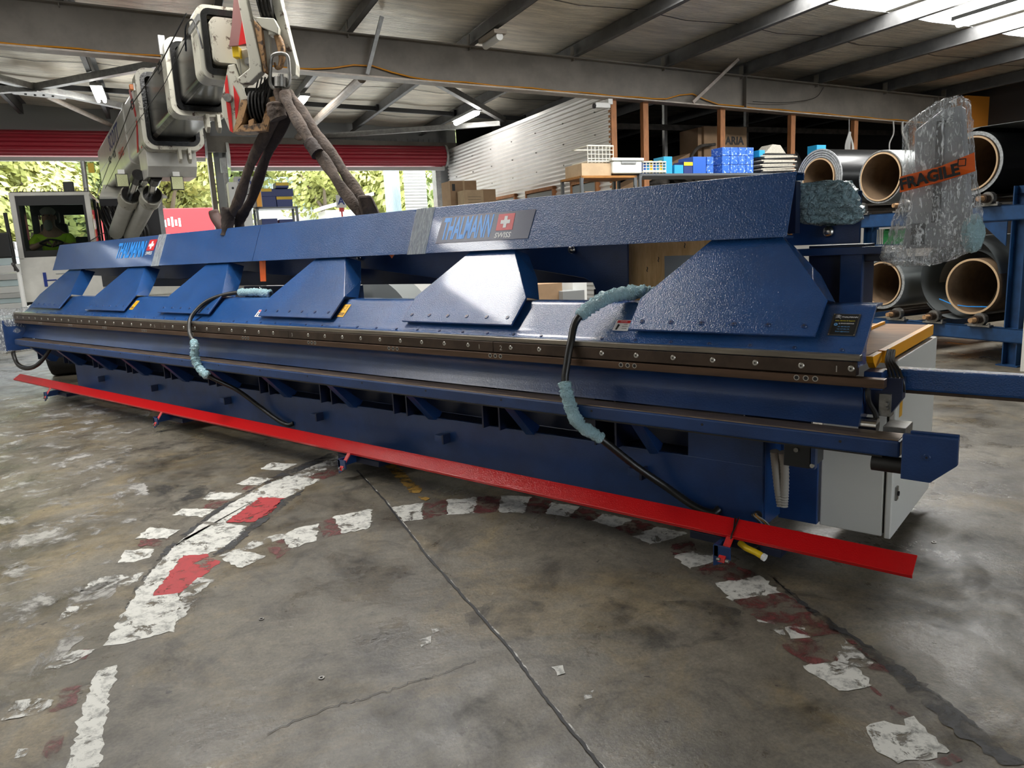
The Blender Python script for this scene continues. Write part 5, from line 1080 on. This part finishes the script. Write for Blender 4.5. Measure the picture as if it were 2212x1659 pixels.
# ================================================================== SHELVING UNDER THE ROOF BEAM
def shelf_unit(a0, a1, b0, b1, levels, label, top_m='shelf_grey'):
    t = thing('shelving_unit', label, 'shelf', ((a0+a1)/2,b0,0), frame=True)
    for a in (a0,a1-.04):
        for b in (b0,b1-.04):
            m = MB(); m.box(a,a+.04,b,b+.004,0,levels[-1]); m.box(a,a+.004,b,b+.04,0,levels[-1]); m.build('upright', 'shelf_grey', t, frame=True)
    for i, z in enumerate(levels): fb(a0,a1,b0,b1,z-.03,z,top_m if i == len(levels)-1 else 'shelf_grey','shelf',t)
    for a in (a0,a1-.05):
        MB().prism([(a,b0-.002,levels[-1]-.03),(a+.05,b0-.002,levels[-1]-.03),(a+.02,b0-.002,levels[-1]-.14),(a,b0-.002,levels[-1]-.14)], (0,.004,0)).build('gusset', 'shelf_grey', t, frame=True)
    return t
shelf_unit(5.35, 6.28, 9.3, 9.9, [.5,1.2,1.9,2.53], 'grey shelving unit with a wooden top below the corrugated wall end', 'tabletop')
shelf_unit(6.32, 8.9, 9.3, 9.9, [.5,1.2,1.9,2.555], 'wide grey steel shelving unit holding blue boxes under the roof beam')
def bx(a0, a1, b0, b1, z0, z1, m, label, cat='box', group=None, name='storage_box', flap=None):
    o = fb(a0,a1,b0,b1,z0,z1,m,name,None,.004); tag(o, label, cat, group); return o
def wire_basket(a0, a1, b0, b1, z0, z1, label, tilt=0.):
    t = thing('wire_basket', label, 'basket', ((a0+a1)/2,b0,z0), frame=True)
    m = MB()
    for z in (z0+.02,z1):
        P = [(a0,b0,z),(a1,b0,z),(a1,b1,z),(a0,b1,z)]
        for i in range(4): m.cyl(P[i], P[(i+1)%4], .011, 6)
    m.build('rim', 'basket', t, frame=True)
    n = 7
    for k in range(n+1):
        a = a0+(a1-a0)*k/n; MB().cyl((a,b0,z0), (a,b0,z1), .006, 5).build('wire', 'basket', t, frame=True); MB().cyl((a,b0,z0+.01), (a,b1,z0+.01), .005, 5).build('wire', 'basket', t, frame=True)
    for k in range(1,4):
        z = z0+(z1-z0)*k/4; MB().cyl((a0,b0,z), (a1,b0,z), .006, 5).build('wire', 'basket', t, frame=True)
    return t
wire_basket(5.50, 5.92, 9.35, 9.8, 2.71, 2.94, 'white wire basket on top of the open brown carton')
bx(5.38, 5.86, 9.32, 9.8, 2.53, 2.70, 'carton_pale', 'plain brown carton beneath the white wire basket', 'carton')
t = thing('plastic_tub', 'glossy pale plastic tub on the shelf right of the brown carton', 'tub', (6.1,9.3,2.55), frame=True)
fb(5.86,6.36,9.28,9.75,2.555,2.74,'white_gloss','tub_body',t,.02); fb(5.84,6.38,9.26,9.77,2.73,2.77,'white_gloss','tub_rim',t,.008); fb(6.0,6.25,9.265,9.275,2.69,2.72,'corr_grey','handle',t)
for k in range(6): 
    o = bx(6.44+.055*k, 6.485+.055*k, 9.36, 9.6, 2.555, 2.72+.012*(k%3), ['box_blue','box_sky','yellow'][k%3], ['slim blue packet','slim sky-blue packet','slim yellow packet'][k%3]+' in the low white wire tray, '+['first','second','third','fourth','fifth','sixth'][k]+' from the tub', 'packet', 'packets in the wire tray')
wire_basket(6.40, 6.80, 9.32, 9.34, 2.56, 2.72, 'low white wire tray front holding slim packets')
bx(6.78, 6.93, 9.34, 9.6, 2.555, 2.80, 'box_sky', 'tall sky-blue box beside the wire tray')
bx(6.97, 7.13, 9.34, 9.6, 2.555, 2.68, 'box_sky', 'small sky-blue box right of the tall sky-blue box')
yb_ = bx(7.14, 7.30, 9.34, 9.6, 2.555, 2.73, 'box_navy', 'navy box with a yellow top band on the wide shelf'); fb(7.14,7.30,9.335,9.34,2.67,2.72,'yellow','band',yb_)
bx(7.31, 7.55, 9.34, 9.7, 2.555, 2.80, 'box_blue', 'large plain blue box left of the stacked patterned boxes')
k = 0
for i in range(2):
    bx(7.565, 7.69, 9.34, 9.6, 2.555+.125*i, 2.675+.125*i, 'box_blue_mid', ['lower','upper'][i]+' patterned blue carton of the pair beside the large blue box', group='patterned blue boxes')
for col in range(4):
    for row in range(3):
        a = 7.86+.155*col; z = 2.56+.129*row
        bx(a, a+.146, 9.34, 9.6, z, z+.124, 'box_blue_mid', ['bottom','middle','top'][row]+' patterned blue box in the '+['first','second','third','fourth'][col]+' column of the stack', group='patterned blue boxes')
pp = thing('paper_stack', 'untidy heap of folded papers on the right end of the shelf', 'papers', (9.0,9.4,2.56), frame=True)
random.seed(21)
for k in range(13):
    z = 2.56+.022*k; da = random.uniform(-.05,.05)
    P = [(8.62+da,9.3,z),(9.3+da,9.3,z+random.uniform(0,.03)),(9.3+da,9.7,z),(8.62+da,9.7,z)]
    MB().prism(P, (0,0,.02)).build('sheet_bundle', 'paper' if k % 3 else 'bag_black', pp, frame=True)
hatp = MB().prism([(8.66,9.3,2.85),(9.1,9.3,2.85),(8.98,9.3,2.98),(8.82,9.3,2.99)], (0,.25,0)).build('folded_hat', 'paper', frame=True, bevel=.01); tag(hatp, 'cream folded cloth hat lying on the paper heap', 'hat')
bx(8.55, 8.66, 9.3, 9.5, 2.80, 2.90, 'box_sky', 'little blue and white box beside the paper heap'); bx(9.75, 9.95, 9.3, 9.5, 2.80, 2.99, 'box_sky', 'small bright blue box between the papers and the black coil')
fb(8.9,10.4,9.3,9.9,2.50,2.56,'shelf_grey','shelf_board'); tag(bpy.data.objects['shelf_board'], 'grey shelf board under the paper heap next to the black coil', 'shelf')
# items on the level below (row of small cartons)
cols = ['white','box_navy','white','carton','box_navy','white','label_red','white','box_navy','carton_pale','white','box_navy']
names = {'white':'white','box_navy':'navy','carton':'brown','label_red':'red','carton_pale':'tan'}
for k in range(12):
    a = 6.5+.19*k; bx(a, a+.15+.02*(k%2), 9.36, 9.7, 1.90, 2.25+.05*(k%3), cols[k], '%s small carton on the second shelf, number %s from the left upright' % (names[cols[k]], ['one','two','three','four','five','six','seven','eight','nine','ten','eleven','twelve'][k]), 'carton', 'cartons on the second shelf')
bx(5.45, 6.0, 9.36, 9.8, 1.9, 2.32, 'carton', 'brown carton on the second shelf below the wooden top', 'carton')
# loft clutter behind the studs
ar = bx(9.33, 10.35, 11.6, 12.2, 2.45, 3.64, 'carton', 'large brown carton with black lettering in the dark loft', 'carton')
text('ARIA', .20, bw(10.05,11.595,3.38), bw(1,0,0), (0,0,1), 'ink', ar, 'lettering', .001, bold=.006)
bx(9.23, 9.32, 11.65, 12.2, 2.45, 3.62, 'carton', 'dark side flap carton leaning against the large lettered carton', 'carton')
bg_ = MB().ball((10.6,10.95,2.75), (.5,.3,.42), 20, 12, .07).build('black_bag', 'bag_black', frame=True, smooth=80); tag(bg_, 'shiny black rubbish bag in the loft right of the large lettered carton', 'bag')
for k, (a, b, z, r) in enumerate(((8.7,11.4,2.75,.35),(9.4,11.3,2.70,.3),(8.2,11.6,2.6,.3))):
    o = MB().ball((a,b,z), (r,.3,r*.55), 14, 8, .2).build('cloth_heap', 'junk', frame=True); tag(o, ['tall','middle','low'][k]+' heap of dusty rags in the dark loft behind the timber studs', 'rags')
lb = MB().prism([(7.2,11.2,2.5),(8.7,11.2,3.1),(8.7,11.25,2.95),(7.3,11.25,2.42)], (0,.5,0)).build('leaning_board', 'carton', frame=True); tag(lb, 'slanted brown board lying in the loft near the corrugated wall', 'board')
for k, P in enumerate(([(8.6,11.3,2.7),(9.0,11.4,3.2),(9.5,11.5,3.3)], [(9.3,11.2,2.8),(9.7,11.2,3.0),(10.1,11.3,3.05)], [(9.0,11.1,2.9),(9.5,11.2,2.7),(9.9,11.1,2.75)])):
    o = MB().tube(bez(P), .03, 8).build('old_pipe', 'junk', frame=True); tag(o, ['long','upper short','lower short'][k]+' dull metal pipe among the clutter in the loft', 'pipe')
for k, a in enumerate((8.95,10.95)): 
    o = fb(a,a+.07,12.3,12.37,2.45,4.2,'galv','loft_post'); tag(o, ['left','right'][k]+' grey steel post standing inside the dark loft', 'post')
rc = thing('rope_coil', 'coil of pale rope hanging from the timber stud above the papers', 'rope', (11.85,10.55,2.9), frame=True)
for k in range(5): MB().tube(bez([(11.86+.01*k,10.55,3.42),(11.74+.03*k,10.52,3.15),(11.80+.02*k,10.52,2.92),(11.92+.01*k,10.52,3.12),(11.87,10.55,3.42)], 6), .011, 6).build('loop', 'rail_out', rc, frame=True)
MB().cyl((11.86,10.55,3.4), (11.87,10.57,3.7), .008, 6).build('tail', 'rail_out', rc, frame=True)
for k, (a, P) in enumerate(((12.9,0), (13.15,1))):
    o = MB().tube(bez([(a,10.45,3.62),(a+.02,10.45,3.4),(a-.08+.25*P,10.45,3.2),(a-.05+.3*P,10.45,3.0)]), .014+.008*P, 8).build('hanging_hose', 'rail_out', frame=True, smooth=60); tag(o, ['thin','thick'][k]+' pale hose hanging from the roof beam near the wrapped panel', 'hose')
hb = MB().ball((10.9,9.6,2.72), (.28,.2,.16), 18, 10, .04).build('grey_bundle', 'junk', frame=True, smooth=80); tag(hb, 'grey cloth bundle behind the small bright blue box', 'bundle')
# ================================================================== NEAR THE DOORS
t = shelf_unit(1.50, 2.22, 14.0, 14.5, [.6,1.3,1.95,2.5], 'grey shelving unit with navy boxes behind the slings')
def navy(a0, a1, z0, z1, label, band=True, b=14.02):
    o = bx(a0,a1,b,b+.4,z0,z1,'box_navy',label,group='navy boxes behind the slings')
    if band: fb(a0,a1,b-.004,b,z1-.055,z1-.005,'yellow','yellow_band',o)
    return o
navy(1.58,1.86,2.50,2.68,'plain navy box at the bottom left of the pile behind the slings', False); navy(1.87,2.14,2.50,2.68,'navy box with a yellow band at the bottom right of the pile behind the slings')
navy(1.60,1.80,2.68,2.82,'small navy box with a yellow band in the middle of the pile behind the slings'); navy(1.78,2.18,2.685,2.82,'wide plain navy box in the middle of the pile behind the slings', False, 14.1); navy(1.88,2.10,2.825,2.92,'yellow banded navy box on top of the pile behind the slings')
navy(1.58,1.85,1.95,2.3,'dark navy box on the left of the lower shelf behind the slings', False); navy(1.88,2.12,1.95,2.28,'dark navy box on the right of the lower shelf behind the slings', False)
sb = bx(1.20,1.62,14.0,14.3,2.5,3.02,'carton_pale','grey carton with blue lettering and a key symbol behind the left sling','carton'); sb.data.materials[0] = MATS['rail_out']
text('Spina', .13, bw(1.39,13.995,2.93), bw(1,0,0), (0,0,1), 'blue_print', sb, 'lettering', .001, bold=.004)
MB().ring(bw(1.30,13.995,2.72), bw(1.30,13.99,2.72), .03, .02, 16).build('key_symbol', 'ink', sb); MB().bar(bw(1.33,13.993,2.72), bw(1.42,13.993,2.72), .004, .012).build('key_symbol', 'ink', sb)
for k in range(3): MB().ring(bw(1.47,13.995,2.78), bw(1.47,13.992,2.78), .025+.018*k, .019+.018*k, 20).build('ring_symbol', 'ink', sb)
for k, (a, z0, z1) in enumerate(((1.08,2.5,2.92),(1.10,2.05,2.49),(1.27,2.1,2.49),(1.12,1.55,2.04),(1.30,1.6,2.08))):
    o = bx(a,a+.15,13.9,14.3,z0,z1,'white','white archive box, '+['topmost','upper left','upper right','lower left','lower right'][k]+' in the pile beside the key-symbol carton', group='white archive boxes'); MB().cyl((a+.07,13.9,z1-.1), (a+.07,13.895,z1-.1), .02, 10).build('finger_hole', 'ink', o, frame=True)
fb(1.0,1.5,13.85,14.4,0,1.55,'wall_grey','pallet_crate'); tag(bpy.data.objects['pallet_crate'], 'grey crate carrying the white archive boxes near the door column', 'crate')
fb(1.52,1.6,13.9,13.95,2.5,2.75,'orange','orange_tool'); tag(bpy.data.objects['orange_tool'], 'orange tool case standing beside the key-symbol carton', 'case')
sn = thing('letter_sign', 'small white sign with letter A on a red stand', 'sign', (3.42,16.0,0), frame=True)
pl_ = fb(3.33,3.53,16.0,16.02,2.58,2.84,'white','plate',sn,.004); text('A', .2, bw(3.43,15.997,2.71), bw(1,0,0), (0,0,1), 'blue_print', pl_, 'lettering', .001, bold=.006)
fb(3.38,3.48,16.0,16.02,2.5,2.58,'red','bracket',sn); MB().cyl((3.43,16.01,0), (3.43,16.01,2.5), .018, 8).build('pole', 'red', sn, frame=True); MB().cyl((3.43,16.01,0), (3.43,16.01,.03), .2, 20).build('foot', 'steel', sn, frame=True)
# cartons by the corrugated wall
fb(4.9,6.1,13.6,14.5,0,2.35,'wall_grey','work_bench_cabinet'); tag(bpy.data.objects['work_bench_cabinet'], 'tall grey cupboard carrying cartons by the corrugated wall', 'cupboard')
c = bx(5.10,5.65,13.9,14.4,2.35,2.91,'carton','tall brown carton nearest the right shutter end','carton'); fb(5.14,5.2,13.895,13.9,2.72,2.85,'ink','print_mark',c); fb(5.36,5.4,13.896,13.9,2.35,2.91,'carton_pale','tape',c)
c = bx(5.22,5.62,13.5,13.85,2.35,2.70,'carton_pale','pale brown carton in front of the tall brown carton','carton')
for k in range(4): fb(5.3,5.56,13.495,13.5,2.42+.05*k,2.425+.05*k,'ink','print_line',c)
bx(5.64,5.92,13.6,13.95,2.35,2.72,'carton','small brown carton right of the pale carton','carton')
# clutter seen through the machine openings
for k, (a, b, z, w, h, m, lb_) in enumerate(((3.95,8.0,.75,.35,.4,'carton','brown carton seen through the machine opening beside the right hose'),(4.25,7.9,.7,.3,.35,'corr_grey','grey bin seen through the machine opening beside the right hose'),(4.5,8.1,.8,.2,.42,'white','white carton seen through the machine opening beside the right hose'))):
    bx(a,a+w,b,b+.3,0,z+h,m,lb_,'box')
fc = thing('floor_coil', 'grey strapped sheet coil standing behind the machine below the second hood from the middle', 'coil', (2.1,8.4,0), frame=True)
MB().ring((1.9,8.4,.72), (2.3,8.9,.72), .66, .3, 48).build('sheet', 'coil_grey', fc, frame=True, smooth=40)
MB().cyl((1.89,8.39,.72), (1.92,8.43,.72), .3, 32).build('core_end', 'white', fc, frame=True)
fb(1.8,2.5,8.2,9.1,0,.07,'carton','pallet',fc)
MB().obox((1.80,8.36,1.2), (.12,-.09,.02), (.0,.0,.05), (.01,.012,0)).build('coil_label', 'label_white', fc, frame=True)
wb = fb(1.2,3.6,10.9,11.6,0,1.45,'white','white_bench'); tag(wb, 'white bench seen through the machine openings behind the grey coil', 'bench')
# ================================================================== OUTDOORS
grd = MB().box(-60,60,18.45,46,-.25,-.01).build('ground', 'asphalt', frame=True); struct(grd)
V = []; F = []; NX, NY = 50, 18
for j in range(NY+1):
    for i in range(NX+1):
        a = -60+120*i/NX; b = 44+46*j/NY; z = -.1+18*(j/NY)**1.1+1.2*noise.noise(Vector((a*.12,b*.12,0)))*min(1,j*.4); V.append((a,b,z))
for j in range(NY):
    for i in range(NX): q = j*(NX+1)+i; F.append((q,q+1,q+NX+2,q+NX+1))
hl = MB().add(V,F).build('hillside', 'hill', frame=True, smooth=80); struct(hl)
def leafmesh(name, m, n, seed, rx, rz, blobs):
    random.seed(seed); B = MB(); C_ = []
    for k in range(blobs):
        t = random.uniform(0,2*math.pi); h = random.uniform(-.8,1.0); r = random.uniform(.2,.75)*math.sqrt(max(.1,1-h*h*.8)); C_.append((Vector((rx*r*math.cos(t), rx*r*math.sin(t), rz*h)), random.uniform(.32,.55)*rx))
    V = []; F = []
    for k in range(n):
        c, r = random.choice(C_); d = Vector((random.gauss(0,1),random.gauss(0,1),random.gauss(0,1))).normalized(); p = c+d*r*random.uniform(.75,1.05)
        a = (d+Vector((random.uniform(-.7,.7),random.uniform(-.7,.7),random.uniform(-.7,.7)))).orthogonal().normalized(); b = a.cross(d).normalized(); s = random.uniform(.10,.2)
        i = len(V); V += [p-a*s, p+b*s*.55, p+a*s, p-b*s*.55]; F.append((i,i+1,i+2,i+3))
    me = bpy.data.meshes.new(name); me.from_pydata(V,[],F); me.materials.append(MATS[m]); return me
LM = [leafmesh('foliage','leaf_y',5200,1,2.4,2.2,16), leafmesh('foliage','leaf_g',5200,2,2.6,2.6,18), leafmesh('foliage','leaf_d',5200,3,2.5,3.0,18)]
TR = MB().tube(bez([(0,0,-4.5),(.1,0,-2.5),(-.1,.1,-.8),(.1,0,1.0)],5), [.22,.2,.19,.18,.17,.16,.15,.15,.14,.13,.12,.11,.1,.09,.07,.06], 8)
for (x,y,z) in ((1.2,.3,.6),(-1.1,-.4,.8),(.3,1.2,.7),(-.2,-1.2,.4)): TR.tube([(0,0,-1.0),(x*.5,y*.5,-.1),(x,y,z)], [.1,.07,.03], 6)
TRM = TR.mesh('trunk','bark',60)
random.seed(33)
kinds = ['yellow-green leafy tree','mid green leafy tree','dark green leafy tree']
spots = [(-6.0,34,3.2,0,1.25),(-4.2,31,3.6,0,1.0),(-2.2,42,4.8,1,1.5),(.3,36,4.6,0,1.15),(-.6,50,7.5,2,1.9),(2.4,48,7.0,1,1.7),(5.2,60,9.5,2,2.2),(8.5,44,5.2,0,1.2),(9.2,55,8.5,1,1.9),(-7.5,48,7.5,1,2.0),(-11,40,5,2,1.8),(12,48,6.5,0,1.7),(-3.8,58,10,1,2.2),(1.2,64,12,0,2.3),(7.5,70,13,1,2.6),(-10,64,12,0,2.5),(13.5,66,12,2,2.6),(3.6,78,16,0,2.8),(-5.5,78,16,2,3.0),(11,82,17,1,3.2),(-14,80,16,1,3.0),(17,58,9,1,2.2),(6.8,52,7.6,0,1.5),(-1.9,36.5,4.3,1,.9)]
where = ['by the left picture edge','above the crane cab roof','behind the crane boom base','with yellow leaves between the boom and the door column','high behind the left doorway','above the key-symbol carton','behind the pale container','right of the pale container','far right of the container','at the top of the left doorway','outside left of the doorway','behind the white outside wall','in the distance behind the boom','far up the hill behind the column','far up the hill behind the container','far up the hill on the left','far up the hill on the right','on the hill crest in the middle','on the hill crest at the left','on the hill crest at the right','on the hill crest at far left','behind the outside wall','above the right sling','small, next to the crane cylinders']
for k,(a,b,z,kd,s) in enumerate(spots):
    t = thing('tree', kinds[kd]+' '+where[k], 'tree', (a,b,z-4.5*s), group='trees outside the doors', frame=True)
    rz_ = random.uniform(0,6); p = bw(a,b,z)
    for me, nm in ((LM[kd],'foliage'),(TRM,'trunk')):
        o = place(me, nm, None, p, (0,0,rz_)); o.scale = (s,s,s); adopt(o, t)
# container, walls, vehicles
ct = thing('shipping_container', 'pale blue white shipping container outside the right doorway', 'container', (7,50,4.6), frame=True)
m = MB(); n = 26; P = []
for i in range(n):
    a = 3.6+6.2*i/n; w = 6.2/n; P += [(a,49.9),(a+w*.35,49.9),(a+w*.5,50.0),(a+w*.85,50.0)]
P.append((9.8,49.9)); V = [(x,y,4.75) for x,y in P]+[(x,y,6.45) for x,y in P]; N = len(P)
MB().add(V,[(i,i+1,i+1+N,i+N) for i in range(N-1)]).build('side', 'container', ct, frame=True)
MB().box(3.5,9.9,49.85,50.1,6.45,6.62).build('top_rail', 'container', ct, frame=True); MB().box(3.5,9.9,49.85,50.1,4.6,4.75).build('bottom_rail', 'container', ct, frame=True); MB().box(9.8,9.95,49.85,50.0,4.6,6.62).build('corner_post', 'container', ct, frame=True); MB().box(3.5,9.9,50.1,52.5,4.6,6.6).build('body', 'container', ct, frame=True)
lw = MB().box(3.4,12,49.2,49.6,0,4.58).build('retaining_wall', 'white', frame=True); tag(lw, 'low white wall under the pale container outside', 'wall')
bs = thing('bus_shelter', 'small white roofed shed outside right of the letter sign', 'shed', (7,34,0), frame=True)
MB().prism([(6.4,34,3.6),(8.8,34,4.2),(8.8,34,4.35),(6.4,34,3.75)], (0,2,0)).build('roof', 'white', bs, frame=True); MB().box(6.6,8.8,34.2,36,0,3.6).build('walls', 'rail_out', bs, frame=True)
rt = thing('red_trailer', 'red trailer side with white lettering outside the left doorway', 'trailer', (.6,30,0), frame=True)
MB().box(-.6,1.9,30,32,1.2,3.55).build('side', 'red_out', rt, frame=True, bevel=.02); MB().box(-2.2,-.62,30.3,32,1.2,3.2).build('side', 'red_out', rt, frame=True)
random.seed(3)
for k in range(5): MB().box(.02+.12*k,.09+.12*k,29.98,30,2.9+.04*(k%2),3.15+.05*(k%3)).build('white_letter', 'white', rt, frame=True)
for a in (-.3,1.5): MB().cyl((a,30,.55),(a,30.4,.55),.55,20).build('wheel', 'tyre', rt, frame=True)
for k,(a0,a1,b,m_) in enumerate(((5.75,6.2,21.0,'container'),(6.2,6.85,20.6,'white'),(6.9,7.6,20.2,'corr_white'))):
    V = []; P = []
    n = 14
    if k == 0 or k == 2:
        for i in range(n*4+1): P.append((a0+(a1-a0)*i/(n*4), b+.012*math.sin(i*math.pi/2)))
        V = [(x,y,0) for x,y in P]+[(x,y,4.5) for x,y in P]
    else:
        for i in range(220): P.append((b+.012*math.sin(i*math.pi/2), i*4.5/219))
        V = [(a0,y,z) for y,z in P]+[(a1,y,z) for y,z in P]
    N = len(P); o = MB().add(V,[(i,i+1,i+1+N,i+N) for i in range(N-1)]).build('outside_wall', m_, frame=True, smooth=60); tag(o, ['pale blue ribbed','white horizontally ribbed','grey white vertically ribbed'][k]+' metal wall panel outside beside the right door jamb', 'wall')
# pallets of pale offcuts in the daylight at far left
random.seed(8); z = 0
for k in range(16):
    h = random.uniform(.10,.17); w = random.uniform(.0,.25)
    o = MB().box(-4.6+w,-2.75-w*.6-.02*k*.5,18.9+random.uniform(0,.1),20.2,z+.004,z+h).build('white_pack', ['white','container','rail_out'][k%3], frame=True, bevel=.01); z += h
    tag(o, ['white','pale blue','light grey'][k%3]+' flat pack in the stack outside the left door, layer '+['one','two','three','four','five','six','seven','eight','nine','ten','eleven','twelve','thirteen','fourteen','fifteen','sixteen'][k]+' from the ground', 'pack', 'flat packs stacked outside the left door')
bn = MB().box(-2.75,-2.5,18.7,19.4,.0,1.0).build('pale_bin', 'container', frame=True, bevel=.02); tag(bn, 'pale grey bin beside the stacked flat packs', 'bin')
